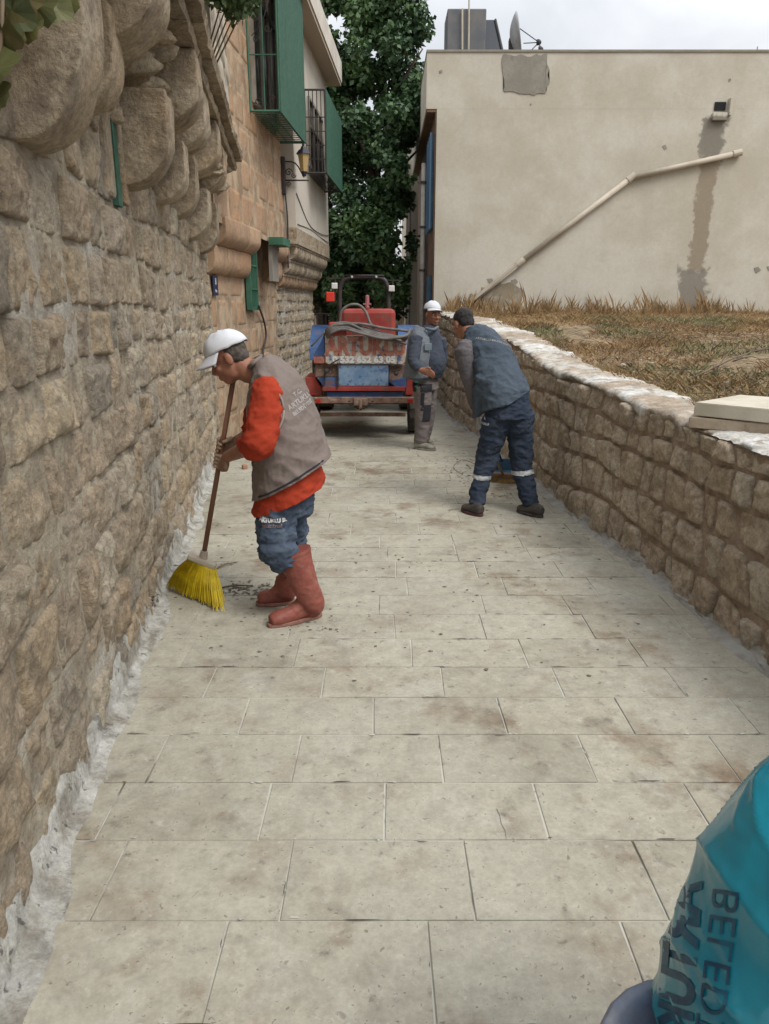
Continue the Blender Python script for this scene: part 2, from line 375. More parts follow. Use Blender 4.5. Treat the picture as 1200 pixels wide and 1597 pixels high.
def stone_patch(w, quad, depth, k_round, amp, n, seed, base=-0.03, tilt=0.0):
    """one rough stone filling a quad of (s, z) corners: bottom left, bottom right, top right, top left"""
    V, F = [], []
    ox, oz = seed * 3.17 % 91, seed * 1.93 % 57
    tl = (random.uniform(-1, 1) * tilt, random.uniform(-1, 1) * tilt)
    for j in range(n + 1):
        for i in range(n + 1):
            u, v = -1 + 2 * i / n, -1 + 2 * j / n
            # ease the grid to the edges so the rim is crisp
            u, v = math.sin(u * math.pi / 2) * 0.5 + u * 0.5, math.sin(v * math.pi / 2) * 0.5 + v * 0.5
            uu = u * math.sqrt(max(0, 1 - k_round * v * v * 0.5)); vv = v * math.sqrt(max(0, 1 - k_round * u * u * 0.5))
            a, b = (uu + 1) / 2, (vv + 1) / 2
            s = (quad[0][0]*(1-a)*(1-b) + quad[1][0]*a*(1-b) + quad[2][0]*a*b + quad[3][0]*(1-a)*b)
            z = (quad[0][1]*(1-a)*(1-b) + quad[1][1]*a*(1-b) + quad[2][1]*a*b + quad[3][1]*(1-a)*b)
            s += amp * 0.7 * n3(s * 7 + ox, z * 7 + oz, 1.3); z += amp * 0.7 * n3(s * 7 + oz, z * 7 + ox, 7.7)
            m = max(abs(u), abs(v))
            pw = 16 if depth < 0.012 else (12 if depth < 0.06 else 3.2)
            prof = 1 - m ** pw if m < 1 else 0
            o = depth * prof * (0.82 + 0.18 * (1 - m * m)) + tl[0] * u * prof + tl[1] * v * prof
            if m < 0.999:
                o += amp * prof * (n3(s * 6 + ox, z * 6, oz) * 1.0 + n3(s * 17 + ox, z * 17, oz) * 0.6 - abs(n3(s * 11 + oz, z * 11, ox)) * 0.8 + n3(s * 38, z * 38, ox) * 0.4)
            else: o = base
            V.append(w.at(s, z, o))
    for j in range(n):
        for i in range(n):
            a = j * (n + 1) + i
            q = (a, a + 1, a + n + 2, a + n + 1)
            F.append(q if w.side > 0 else q[::-1])
    return V, F

def courses(L0, L1, z0, ztop, hmin, hmax, lmin, lmax, wav=0.03, jit=0.3, s_rng=None):
    """a lattice of course lines and joints; yields the corners of every stone"""
    zs = [z0]; zmax = max(ztop(L0), ztop(L1), ztop((L0 + L1) / 2))
    while zs[-1] < zmax: zs.append(zs[-1] + random.uniform(hmin, hmax))
    def line(k, s): return zs[k] + (wav * 1.6 * n3(s * 0.9, k * 5.1, 0.5) + wav * 0.8 * n3(s * 3.1, k * 3.3, 9.5) if k > 0 else -0.02)
    for k in range(len(zs) - 1):
        s = L0 + random.uniform(-0.2, 0)
        bl = s
        tl = s
        while s < L1:
            h = zs[k+1] - zs[k]
            ln = random.uniform(lmin, lmax)
            s2 = s + ln
            if s2 > L1 - lmin * 0.5: s2 = L1
            br, tr = s2 + random.uniform(-jit, jit) * h * 0.5, s2 + random.uniform(-jit, jit) * h * 0.5
            if s2 >= L1: br = tr = L1
            q = [(max(bl, L0), line(k, bl)), (min(br, L1), line(k, br)), (min(tr, L1), line(k+1, tr)), (max(tl, L0), line(k+1, tl))]
            zt = ztop((s + s2) / 2)
            if q[0][1] < zt - 0.05:
                for c in (2, 3):
                    if q[c][1] > ztop(q[c][0]): q[c] = (q[c][0], ztop(q[c][0]))
                if min(q[2][1] - q[1][1], q[3][1] - q[0][1]) > 0.04: yield k, q
            s, bl, tl = s2, br, tr
def shrink(q, g):
    cx = sum(c[0] for c in q) / 4; cz = sum(c[1] for c in q) / 4
    w = max(0.02, (q[1][0] - q[0][0])); h = max(0.02, (q[3][1] - q[0][1]))
    fs, fz = max(0.5, 1 - 2 * g / w), max(0.5, 1 - 2 * g / h)
    return [(cx + (c[0] - cx) * fs, cz + (c[1] - cz) * fz) for c in q]
def joined(name, patches, mat, parent, **kw):
    V, F = [], []
    for v, f in patches:
        b = len(V); V += v; F += [tuple(b + i for i in q) for q in f]
    return mesh(name, V, F, mat, parent, smooth=True, **kw)
def lay(w, parent, quads, mat, depth, rnd, amp, gap, n=9, limit=295, tilt=0.01, near=0.0, name='stone'):
    """stones as single parts, the ones nearest the camera first, the rest joined"""
    quads = sorted(quads, key=lambda q: -(q[1][0]-q[0][0]) * (q[3][1]-q[0][1]) / max(0.3, (w.at(q[0][0], q[0][1]) - cam.location).length) ** 2)
    rest = []
    for i, q in enumerate(quads):
        dist = (w.at(q[0][0], q[0][1]) - cam.location).length
        nn = n + 5 if dist < 3.2 else (n + 2 if dist < 5 else n)
        v, f = stone_patch(w, shrink(q, gap * random.uniform(0.5, 1.5)), depth * random.uniform(0.4, 1.5), rnd * random.uniform(0.6, 1.2), amp, nn, i * 1.0 + 0.37, tilt=tilt)
        if i < limit: mesh(name, v, f, mat, parent, smooth=True)
        else: rest.append((v, f))
    if rest: joined('small_stones', rest, mat, parent, kind='stuff')
def backing(w, parent, name, s0, s1, z0, ztop, mat, amp, step=0.05, out=0.0, thick=0.3, top_mat=None):
    ns = max(2, int((s1 - s0) / step)); nz_ = max(2, int((max(ztop(s0), ztop(s1)) - z0) / step))
    V, F = [], []
    for j in range(nz_ + 1):
        for i in range(ns + 1):
            s = s0 + (s1 - s0) * i / ns; z = z0 + (ztop(s) - z0) * j / nz_
            V.append(w.at(s, z, out + amp * (n3(s * 4, z * 4, 5) + 0.6 * n3(s * 13, z * 13, 2))))
    def q(a, b, c, d): F.append((a, b, c, d) if w.side > 0 else (d, c, b, a))
    for j in range(nz_):
        for i in range(ns):
            a = j * (ns + 1) + i; q(a, a + 1, a + ns + 2, a + ns + 1)
    b0 = len(V)
    for i in range(ns + 1):
        s = s0 + (s1 - s0) * i / ns; V.append(w.at(s, ztop(s), out - thick))
    for i in range(ns):
        a = nz_ * (ns + 1) + i; q(a, a + 1, b0 + i + 1, b0 + i)
    b1 = len(V)
    for i in range(ns + 1):
        s = s0 + (s1 - s0) * i / ns; V.append(w.at(s, z0, out - thick))
    for i in range(ns): q(b0 + i, b0 + i + 1, b1 + i + 1, b1 + i)
    for e_ in (0, ns):
        col = [j * (ns + 1) + e_ for j in range(nz_ + 1)]
        F.append(tuple(col + [b0 + e_, b1 + e_]))
    return mesh(name, V, F, mat, parent, smooth=False)

# ------------------------------------------------------------------ ground, paving
def sheet(name, x0, x1, y0, y1, z, mat, **kw):
    return mesh(name, [(x0, y0, z), (x1, y0, z), (x1, y1, z), (x0, y1, z)], [(0, 1, 2, 3)], mat, **kw)
sheet('ground', -250, 250, -60, 450, -0.06, m_soil, kind='structure')
pav = sheet('pavement', -2.4, 2.4, -3.0, 30.0, -0.0045, m_grout, kind='structure')
sheet('street', -2.2, 1.6, 10.9, 30.0, -0.0005, m_street, kind='structure')

XL = lambda Y: -0.7875 - 0.125 * Y if Y < 8.5 else -1.95 + 0.06 * (Y - 8.6)
XR = lambda Y: float(np.interp(Y, [0, 2.0, 3.16, 4.59, 6.25, 8.63, 10.9, 15], [2.1, 1.98, 1.82, 1.69, 1.517, 1.33, 1.05, 0.95]))
rows = [1.056, 1.356, 1.668, 1.988, 2.284, 2.591, 2.881, 3.159, 3.465, 3.774, 4.055, 4.352]
while rows[-1] < 10.8: rows.append(rows[-1] + random.uniform(0.285, 0.32))
rows = [0.15, 0.45, 0.75] + rows
known = {4: [-.435, .121, .654, 1.2], 5: [-.82, -.293, .253, .791, 1.33], 6: [-.93, -.406, 0.0, .529, 1.07], 7: [-.858, -.333, .212, .766, 1.284],
         8: [-.587, -.046, .49, 1.0, 1.5], 9: [-.794, -.277, .263, .788, 1.32]}
for r in range(len(rows) - 1):
    y0, y1 = rows[r], rows[r + 1]; ym = (y0 + y1) / 2
    xl, xr = XL(ym) - 0.12, XR(ym) + 0.12
    if r in known: js = [x for x in known[r]]
    else:
        js = [xl + random.uniform(0.15, 0.5)]
        while js[-1] < xr - 0.3: js.append(js[-1] + random.uniform(0.46, 0.60))
    js = [xl] + [x for x in js if xl + 0.1 < x < xr - 0.1] + [xr]
    while js[-1] - js[-2] > 0.8: js.insert(-1, js[-2] + 0.53)
    for a, b in zip(js[:-1], js[1:]):
        g = random.uniform(0.0018, 0.004); sk = random.uniform(-0.0022, 0.0022)
        h = [random.uniform(-0.0022, 0.0024) for _ in range(4)]
        P = [(a + g - sk, y0 + g), (b - g - sk, y0 + g), (b - g + sk, y1 - g), (a + g + sk, y1 - g)]
        i_ = 0.0022
        cxm, cym = (a + b) / 2, ym
        V = [(x, y, -0.03) for x, y in P] + [(x, y, h[k] - 0.002) for k, (x, y) in enumerate(P)] + \
            [(x + (i_ if x < cxm else -i_), y + (i_ if y < cym else -i_), h[k]) for k, (x, y) in enumerate(P)]
        F = [(8, 9, 10, 11)] + [(k, (k+1) % 4, 4 + (k+1) % 4, 4 + k) for k in range(4)] + [(4 + k, 4 + (k+1) % 4, 8 + (k+1) % 4, 8 + k) for k in range(4)]
        mesh('paving_slab', V, F, m_tile, pav)
# lumps and smears of lime left in and beside the joints
random.seed(66); bm = bmesh.new(); bmd = bmesh.new()
for i in range(360):
    vert = False; r = random.randrange(3, len(rows) - 18) if random.random() < 0.7 else random.randrange(3, len(rows) - 8)
    y = rows[r] + random.gauss(0, 0.004); x = random.uniform(XL(y) + 0.1, XR(y) - 0.1)
    if r in known and random.random() < 0.35:
        x = random.choice(known[r]) + random.gauss(0, 0.004); y = random.uniform(rows[r], rows[r + 1]); vert = True
    dark = random.random() < 0.35; b_ = bmd if dark else bm
    sx, sy = (random.uniform(0.01, 0.06), random.uniform(0.0015, 0.003)) if dark else (random.uniform(0.004, 0.016), random.uniform(0.002, 0.006))
    if vert: sx, sy = sy * 0.6, sx
    n = 9; c = b_.verts.new((x, y, 0.0042)); ring = []
    for k in range(n):
        a = 2 * math.pi * k / n; q = random.uniform(0.45, 1.1); ring.append(b_.verts.new((x + sx * q * math.cos(a), y + sy * q * math.sin(a), 0.0028)))
    for k in range(n): b_.faces.new((ring[k], ring[(k+1) % n], c))
from_bm('joint_smears', bm, m_grout, pav, kind='stuff'); from_bm('joint_dirt', bmd, M('joint_dirt', (0.075,0.062,0.05), 0.95), pav, kind='stuff')
# hairline cracks and little chips of broken grout on the nearest slabs
for cr_ in ([(322, 1387), (310, 1391), (300, 1400), (290, 1406), (278, 1412)], [(775, 1262), (780, 1273), (782, 1285), (788, 1296), (790, 1310)]):
    bm = bmesh.new(); pr = None
    for i, (a, b) in enumerate(cr_):
        p = gr(a, b); p.z = 0.0021; w_ = 0.0008
        v = (bm.verts.new(p + Vector((-w_, 0, 0))), bm.verts.new(p + Vector((w_, 0.001, 0))))
        if pr: bm.faces.new((pr[0], pr[1], v[1], v[0]))
        pr = v
    from_bm('crack', bm, m_dark if 0 else M('crack_dirt', (0.13,0.115,0.095), 0.95), pav)

# ------------------------------------------------------------------ left rubble wall
wa = Wall([(XL(0.2), 0.2), (XL(8.52), 8.52)], 1, bulge=0.03)
LA = wa.L
sA = lambda Y: (Y - 0.2) * LA / 8.32
wallA = empty('rubble_wall', (XL(4), 4, 0), 'tall rough rubble stone wall with lime mortar filling the left side of the alley', 'stone wall')
random.seed(11)
Q = [q for k, q in courses(0.0, LA, 0.0, lambda s: 2.5, 0.18, 0.28, 0.18, 0.42, wav=0.03, jit=0.35)]
# gap for the narrow green slit opening
sl0, sl1 = sA(3.78), sA(3.93)
Q = [q for q in Q if not (q[0][0] < sl1 and q[1][0] > sl0 and q[3][1] > 2.2)]
lay(wa, wallA, Q, m_stone, 0.028, 0.16, 0.021, 0.008, n=14, tilt=0.010)
backing(wa, wallA, 'mortar', 0, LA, -0.05, lambda s: 3.05, m_mortar, 0.009, step=0.04, out=0.006)
# end of the wall: squared quoin edge
bm = bmesh.new()
for k in range(9):
    z = 0.0 + k * 0.33
    box(bm, wa.at(LA - 0.02 + random.uniform(-0.01, 0.02), z + 0.16, -0.10), (0.26, 0.09, 0.31), Matrix.Rotation(R(7), 3, 'Z'), 0.012)
from_bm('quoin', bm, m_mortar, wallA)
# painted dark of a gap between the corbels and the green slit below them
def wall_box(bm, w, s, z, o, ds, dz, do, bev=0.0):
    p = w.at(s, z, o); q = w.at(min(s + 0.1, w.L), z, o) if s + 0.1 <= w.L else p + (p - w.at(s - 0.1, z, o))
    ang = math.atan2(q.y - p.y, q.x - p.x)
    box(bm, p, (ds, do, dz), Matrix.Rotation(ang, 3, 'Z'), bev)
bm = bmesh.new(); wall_box(bm, wa, sA(3.85), 2.32, 0.012, 0.10, 0.42, 0.03)
from_bm('slit_panel', bm, m_gmesh, wallA, label='narrow green metal panel in the slit opening')
bm = bmesh.new(); wall_box(bm, wa, sA(3.98), 2.38, 0.01, 0.10, 0.5, 0.06, 0.012); wall_box(bm, wa, sA(3.69), 2.36, 0.0, 0.16, 0.46, 0.06, 0.02)
from_bm('slit_jamb', bm, m_corbel, wallA)

# corbels: quarter-round brackets in two tiers carrying the cornice
def corbel(s, z0, z1, p, wd, seed, parent, w=wa, mat=m_corbel, amp=0.014, base=0.0, ns=6, nm='corbel'):
    prof = [(-0.06, z0 - 0.01)]
    nq = 9
    for i in range(nq + 1):
        a = i / nq * math.pi / 2
        prof.append((base + p * math.sin(a) ** 0.85, z0 + (z1 - z0) * 0.55 * (1 - math.cos(a))))
    prof += [(base + p, z1 - 0.1 * (z1 - z0)), (base + p * 0.98, z1), (-0.06, z1)]
    V, F = [], []; nP = len(prof)
    for j in range(ns + 1):
        t = -1 + 2 * j / ns
        edge = 1 - 0.02 * abs(t) ** 8
        for (o, z) in prof:
            ss = s + t * wd / 2 + amp * 0.6 * n3(z * 6, seed, t)
            oo = o * edge + amp * (n3(ss * 9 + seed, z * 9, o * 9) + 0.5 * n3(ss * 25 + seed, z * 25, 1))
            V.append(w.at(ss, z + amp * 0.5 * n3(ss * 8, o * 8, seed), oo))
    for j in range(ns):
        for i in range(nP - 1):
            a = j * nP + i; F.append((a, a + nP, a + nP + 1, a + 1))
    for j, rev in ((0, False), (ns, True)):
        c = len(V); ring = [j * nP + i for i in range(nP)]
        V.append(sum((V[i] for i in ring), Vector()) / nP)
        for i in range(nP):
            f = (ring[i], ring[(i + 1) % nP], c); F.append(f[::-1] if rev else f)
    me = mesh(nm, V, F, mat, parent, smooth=False)
    bm = bmesh.new(); bm.from_mesh(me.data); bmesh.ops.recalc_face_normals(bm, faces=bm.faces); bm.to_mesh(me.data); bm.free()
    me.data.polygons.foreach_set('use_smooth', [len(f.vertices) == 4 for f in me.data.polygons])
    strip_bevel(me, 0.008, 2); return me
random.seed(5)
for (Y, z0, z1, p, wd) in [(1.2,2.12,2.9,.26,.34),(1.9,2.2,2.8,.24,.28),(2.58,2.13,2.80,.25,.26),(3.22,2.38,2.74,.20,.20),(4.08,2.22,2.66,.26,.24),(4.62,2.38,2.68,.18,.16),(5.15,2.28,2.64,.22,.22),
                           (6.0,2.28,2.7,.20,.26),(6.9,2.2,2.6,.22,.3),(7.8,2.14,2.6,.20,.3)]:
    corbel(sA(Y), z0, z1, p, wd, Y * 3.3, wallA, amp=0.011, ns=10)
for (Y, p) in [(3.35,.37),(4.75,.37),(5.5,.35),(6.4,.36),(7.3,.34)]:
    corbel(sA(Y), 2.62, 3.02, p, random.uniform(0.26, 0.36), Y * 7.1, wallA, amp=0.014, ns=10)
# rubble between and above the corbels
Q = [q for k, q in courses(0.0, LA, 2.48, lambda s: 3.04, 0.15, 0.24, 0.16, 0.34, wav=0.02, jit=0.5)]
pt = [stone_patch(wa, shrink(q, 0.006), random.uniform(0.14, 0.36) if q[0][1] > 2.62 else random.uniform(0.04, 0.14), 0.55, 0.06, 12, i * 2.3) for i, q in enumerate(Q)]
joined('rough_infill', pt, m_stone, wallA, kind='stuff')
v_, f_ = stone_patch(wa, [(sA(3.86), 2.60), (sA(4.04), 2.60), (sA(4.02), 2.80), (sA(3.88), 2.79)], 0.07, 0.9, 0.01, 8, 4.4); mesh('painted_gap_shade', v_, f_, m_dark, wallA, smooth=True)  # raised black patch, colour painted for the shade in a gap between stones
# cornice: long slabs in two layers, and the upper wall
for layer, (z, o, th) in enumerate([(3.06, 0.36, 0.07), (3.15, 0.43, 0.08)]):
    s = 0.0
    while s < LA:
        l = min(random.uniform(0.5, 0.95), LA - s)
        if l < 0.15: break
        V, F = [], []; n = 8
        for i in range(n + 1):
            for (oo, zz) in [(-0.1, z - th/2), (o, z - th/2), (o + 0.015, z), (o, z + th/2), (-0.1, z + th/2)]:
                ss = s + 0.006 + (l - 0.012) * i / n
                V.append(wa.at(ss, zz + 0.006 * n3(ss * 6, oo * 5, layer), oo + 0.014 * n3(ss * 8, zz * 9, layer * 3) + (random.uniform(-.004, .004))))
        for i in range(n):
            for k in range(5): F.append((i*5+k, i*5+(k+1) % 5, (i+1)*5+(k+1) % 5, (i+1)*5+k))
        F += [(4, 3, 2, 1, 0), tuple(n*5+k for k in range(5))]
        mesh('cornice_slab', V, F, m_corbel, wallA); s += l
random.seed(31)
Q = [q for k, q in courses(0.0, LA, 3.21, lambda s: 6.0, 0.28, 0.36, 0.35, 0.7, wav=0.008, jit=0.08)]
up = Wall([tuple(wa.at(0, 0, 0.33).xy), tuple(wa.at(LA, 0, 0.33).xy)], 1)
lay(up, wallA, Q, M('pale_upper_stone', (0.4,0.36,0.29), 0.93, rnd_cols=[(0.36,0.31,0.24),(0.42,0.38,0.31),(0.33,0.29,0.23)], bump=0.5, bscale=30, layers=[((0.2,0.17,0.13), 3, 0.55, 0.7, 0.6)]), 0.012, 0.15, 0.008, 0.006, n=5, limit=0)
backing(up, wallA, 'upper_core', 0, LA, 3.2, lambda s: 6.0, m_mortar, 0.004, step=0.3, out=0.0, thick=0.6)

# ragged white lime slopped along the foot of the left wall
def fillet(name, w, s0, s1, hgt, wid, mat, seed, parent=None, step=0.02, **kw):
    V, F = [], []; n = int((s1 - s0) / step); K = 12
    for i in range(n + 1):
        s = s0 + (s1 - s0) * i / n
        h = max(0.01, hgt * (0.45 + 0.9 * (n3(s * 1.6, seed) + 0.5) + 0.7 * n3(s * 4, seed, 3) + 0.15 * n3(s * 11, seed)))
        wd = max(0.02, wid * (0.55 + 0.7 * (n3(s * 2.1, seed, 9) + 0.5) + 0.22 * n3(s * 6, seed, 5)))
        for k in range(K + 1):
            t = k / K
            if t < 0.5: o, z = 0.012 + 0.03 * (t * 2) ** 2, h * (1 - t * 2) ** 1.3 + 0.012
            else: o, z = 0.042 + (wd - 0.042) * (t * 2 - 1), 0.016 * (1 - (t * 2 - 1)) ** 1.5
            e_ = math.sin(t * math.pi)
            o += 0.014 * e_ * n3(s * 9, z * 11 + k * .4, seed) + 0.006 * e_ * n3(s * 21, k * .5, seed)
            if t < 0.5: o += 0.022 * (0.3 + n3(s * 5, z * 9, seed + 4)) * (1 - t)
            z += 0.012 * e_ * (n3(s * 25, k * 0.7, seed) + 0.3)
            if k == 0: o, z = -0.02, z
            if k == K: z = -0.004
            V.append(w.at(s, z, o + 0.0))
    for i in range(n):
        for k in range(K):
            a = i * (K + 1) + k; q = (a, a + 1, a + K + 2, a + K + 1); F.append(q if w.side < 0 else q[::-1])
    return mesh(name, V, F, mat, parent, smooth=True, **kw)
fillet('lime_edge', wa, 0.3, LA, 0.13, 0.12, m_lime, 2.2, wallA)

# ------------------------------------------------------------------ right retaining wall and the plot behind it
ZT = lambda Y: float(np.interp(Y, [0, 3.2, 5.0, 6.7, 8.5, 10.4, 12.5, 15], [0.93, 0.965, 1.03, 1.11, 1.29, 1.44, 1.47, 1.5]))
yr = [0.3, 2.0, 3.16, 4.59, 6.25, 8.63, 10.9, 12.9, 14.98]
wr_ = Wall([(XR(y), y) for y in yr], -1, bulge=0.03, lean=0.0)
ztop_r = lambda s: ZT(float(np.interp(s, wr_.d, wr_.ys))) + 0.02 * n3(s * 3, 1.7)
wallR = empty('retaining_wall', (XR(6), 6, 0), 'low brown rubble retaining wall with a whitewashed top on the right of the alley', 'retaining wall')
random.seed(23)
Q = [q for k, q in courses(0.0, wr_.L, 0.0, ztop_r, 0.15, 0.24, 0.14, 0.30, wav=0.05, jit=0.6)]
lay(wr_, wallR, Q, m_stone_r, 0.030, 0.30, 0.019, 0.009, n=14, tilt=0.010)
backing(wr_, wallR, 'mortar', 0, wr_.L, -0.05, ztop_r, m_mortar_r, 0.010, step=0.04, out=0.0, thick=0.42)
fillet('lime_edge', wr_, 1.0, wr_.L - 3, 0.05, 0.09, M('grey_lime', (0.40,0.39,0.36), 0.95, var=(0.28,0.265,0.235), scale=7, bump=0.9, bscale=45, bdist=0.02), 8.1, wallR)
# whitewashed coping: a lumpy skin of lime over the top
V, F = [], []; n = 420; K = 16; s0c, s1c = 0.2, wr_.L - 0.05
for i in range(n + 1):
    s = s0c + (s1c - s0c) * i / n
    bare = 0.5 + 0.5 * max(-1, min(1, 3.2 * n3(s * 0.9, 4.4) + 0.4))
    drip = 0.03 + 0.07 * max(0, n3(s * 5, 2.2) + 0.25) + 0.02 * n3(s * 21, 7)
    back = 0.42 + 0.12 * n3(s * 2.2, 6.1) + 0.06 * n3(s * 8, 3.3)
    for k in range(K + 1):
        t = k / K
        if t < 0.2: o, z = 0.014, ztop_r(s) - drip * (1 - t / 0.2) * bare
        else: o, z = 0.014 - (back + 0.014) * (t - 0.2) / 0.8, ztop_r(s) + 0.012 + 0.015 * math.sin((t - 0.2) / 0.8 * math.pi)
        z += (0.008 * n3(s * 5, o * 9, 3) + 0.010 * n3(s * 17, o * 20, 1) + 0.006 * n3(s * 45, o * 40, 1)) * (1 if t > 0.1 else 0.3)
        o += 0.012 * n3(s * 9, z * 9, k)
        if k == 0: o = -0.02
        if k == K: z -= 0.06
        V.append(wr_.at(s, z, o))
for i in range(n):
    for k in range(K):
        a = i * (K + 1) + k; F.append((a, a + 1, a + K + 2, a + K + 1))
m_cop = M('whitewash', (0.56,0.55,0.52), 0.9, var=(0.47,0.44,0.38), scale=3, bump=0.8, bscale=35, bdist=0.02, bdetail=9,
          grain=0.22, layers=[((0.33,0.26,0.19), 1.5, 0.47, 0.56, 0.9), ((0.22,0.18,0.14), 9, 0.52, 0.62, 0.7)])
mesh('coping', V, F, m_cop, wallR, smooth=True)

# plot of dry ground above the wall
def plot_z(x, y):
    e_ = x - XR(min(y, 15)) - 0.35
    zb = ZT(min(y, 15)) - 0.02
    zf = 1.30 + 0.012 * (y) + 0.06 * n3(x * 0.5, y * 0.5)
    t = min(1, max(0, e_ / 3.0))
    return zb * (1 - t) + zf * t + 0.03 * n3(x * 1.7, y * 1.7, 4)
V, F = [], []; nx, ny = 60, 90
for j in range(ny + 1):
    y = 0.4 + 14.7 * j / ny
    for i in range(nx + 1):
        x = XR(y) + 0.22 + (13.0) * (i / nx) ** 1.5
        V.append((x, y, plot_z(x, y) - (0.05 if i == 0 else 0) + 0.015 * n3(x * 5, y * 5, 2)))
for j in range(ny):
    for i in range(nx):
        a = j * (nx + 1) + i; F.append((a, a + 1, a + nx + 2, a + nx + 1))
mesh('terrain', V, F, m_soil, smooth=True, kind='structure')

def blades(name, N, place, hfun, mat, wid=0.006, lean=0.6, **kw):
    V = np.zeros((N * 4, 3)); F = []
    c = 0
    while c < N:
        x, y = place(); h = hfun(x, y)
        if h <= 0: continue
        z = plot_z(x, y) - 0.01; a = random.uniform(0, 2 * math.pi); l = random.uniform(0.1, lean) * h
        dx, dy = math.cos(a), math.sin(a); b = random.uniform(0, 6.28); wx, wy = math.cos(b) * wid, math.sin(b) * wid
        hh = h * random.uniform(0.5, 1.15)
        V[c*4] = (x - wx, y - wy, z); V[c*4+1] = (x + wx, y + wy, z)
        V[c*4+2] = (x + dx * l * 0.4 + wx * .7, y + dy * l * 0.4 + wy * .7, z + hh * 0.6); V[c*4+3] = (x + dx * l, y + dy * l, z + hh)
        F += [(c*4, c*4+1, c*4+2), (c*4, c*4+2, c*4+3)]; c += 1
    return mesh(name, V, F, mat, **kw)
random.seed(9)
def pl_all():
    while True:
        y = 1.5 + 13.4 * random.random() ** 0.8; x = XR(y) + 0.32 + 9.0 * random.random() ** 1.3
        return x, y
blades('dry_grass', 85000, pl_all, lambda x, y: (0.035 + 0.07 * max(0, n3(x * 1.1, y * 1.1, 8) + 0.35)) if n3(x * 0.8, y * 0.8, 1.2) > -0.35 else 0, m_grass, 0.004, 1.6, kind='stuff', label='short trampled dry straw-coloured grass on the raised plot')
blades('tall_dry_grass', 8000, lambda: (1.1 + 9.0 * random.random(), 14.95 - 1.3 * random.random() ** 1.8), lambda x, y: max(0, 0.06 + 0.55 * n3(x * 1.3, y * 0.6, 3.3) + 0.40 * n3(x * 6, y * 3, 1)) * random.uniform(.4, 1.25), m_grass, 0.0035, 0.5, kind='stuff', label='tall dry grass standing along the foot of the cream wall')
blades('green_weeds', 9000, lambda: (lambda y: (XR(y) + 0.4 + 3.5 * random.random() ** 1.1, y))(3.0 + 8.5 * random.random()),
       lambda x, y: 0.07 if n3(x * 1.3, y * 0.8, 5.5) > 0.12 else 0, m_weed, 0.006, 1.5, kind='stuff', label='low grey-green weeds spreading among the dry grass')
# cut dry stalks lying tangled behind the coping
bm = bmesh.new()
for i in range(420):
    y = random.uniform(3.3, 9.5); x = XR(y) + random.uniform(0.42, 2.4); a = random.uniform(0, 6.28); l = random.uniform(0.08, 0.35)
    z = plot_z(x, y) + random.uniform(0.01, 0.06)
    p = Vector((x, y, z)); q = p + Vector((math.cos(a) * l, math.sin(a) * l, random.uniform(-0.02, 0.05)))
    tube(bm, [p, (p + q) / 2 + Vector((random.uniform(-.03, .03), random.uniform(-.03, .03), 0.01)), q], [0.003, 0.0025, 0.0015], seg=4, sub=1)
from_bm('cut_stalks', bm, m_twig, kind='stuff', label='dark cut stalks and twigs lying tangled behind the whitewashed coping')
bm = bmesh.new()
for i in range(260):
    x, y = pl_all(); s_ = random.uniform(0.012, 0.05)
    box(bm, (x, y, plot_z(x, y) + s_ * 0.2), (s_ * random.uniform(.7, 1.5), s_, s_ * 0.6), Matrix.Rotation(random.uniform(0, 3), 3, 'Z'), s_ * 0.2)
from_bm('rubble', bm, M('pale_rubble', (0.42,0.37,0.29), 0.95, var=(0.3,0.25,0.19), scale=8), kind='stuff', label='small pale stones scattered over the raised plot')

# a bare fallen branch on the plot
bo = empty('fallen_branch', at(1120, 560, 6.0), 'thin bare dark branch lying across the grass on the raised plot', 'branch')
bm = bmesh.new()
def br(p, q, r0, r1): tube(bm, [p, (p + q) / 2 + Vector((0.02, 0, 0.03)), q], [r0, (r0 + r1) / 2, r1], seg=6, sub=3)
b0 = at(1075, 578, 5.6); b1 = at(1195, 545, 6.1); b0.z = plot_z(b0.x, b0.y) + 0.03; b1.z = plot_z(b1.x, b1.y) + 0.14
br(b0, b1, 0.008, 0.004)
for t, a in ((0.35, 0.5), (0.55, -0.6), (0.75, 0.4), (0.85, -0.3)):
    p = b0.lerp(b1, t); br(p, p + Vector((0.15, a * 0.25, random.uniform(-0.04, 0.14))), 0.005, 0.002)
from_bm('stem', bm, m_twig, bo, smooth=True)

# two sawn slabs left on the coping
def slab(name, corners, z0, th, mat, **kw):
    bm = bmesh.new()
    lo = [bm.verts.new((x, y, z0 + dz)) for x, y, dz in corners]; hi = [bm.verts.new((x, y, z0 + th + dz)) for x, y, dz in corners]
    bm.faces.new(lo[::-1]); bm.faces.new(hi)
    for k in range(len(lo)): bm.faces.new((lo[k], lo[(k+1) % len(lo)], hi[(k+1) % len(lo)], hi[k]))
    bmesh.ops.bevel(bm, geom=bm.edges[:], offset=0.004, segments=2, affect='EDGES')
    return from_bm(name, bm, mat, **kw)
m_slab1 = M('pale_sawn_stone', (0.50,0.46,0.38), 0.8, var=(0.42,0.38,0.30), scale=6, bump=0.3, bscale=50)
m_slab2 = M('brown_sawn_stone', (0.30,0.225,0.155), 0.88, var=(0.40,0.33,0.25), scale=5, bump=0.6, bscale=40, layers=[((0.16,0.11,0.08), 9, 0.55, 0.7, 0.6)])
slab('stone_slab', [(1.665, 4.02, 0), (2.35, 3.52, 0), (2.52, 3.85, 0), (1.83, 4.32, 0)], 1.00, 0.058, m_slab2,
     label='lower brown sawn stone slab lying on the whitewashed wall top', cat='stone slab')
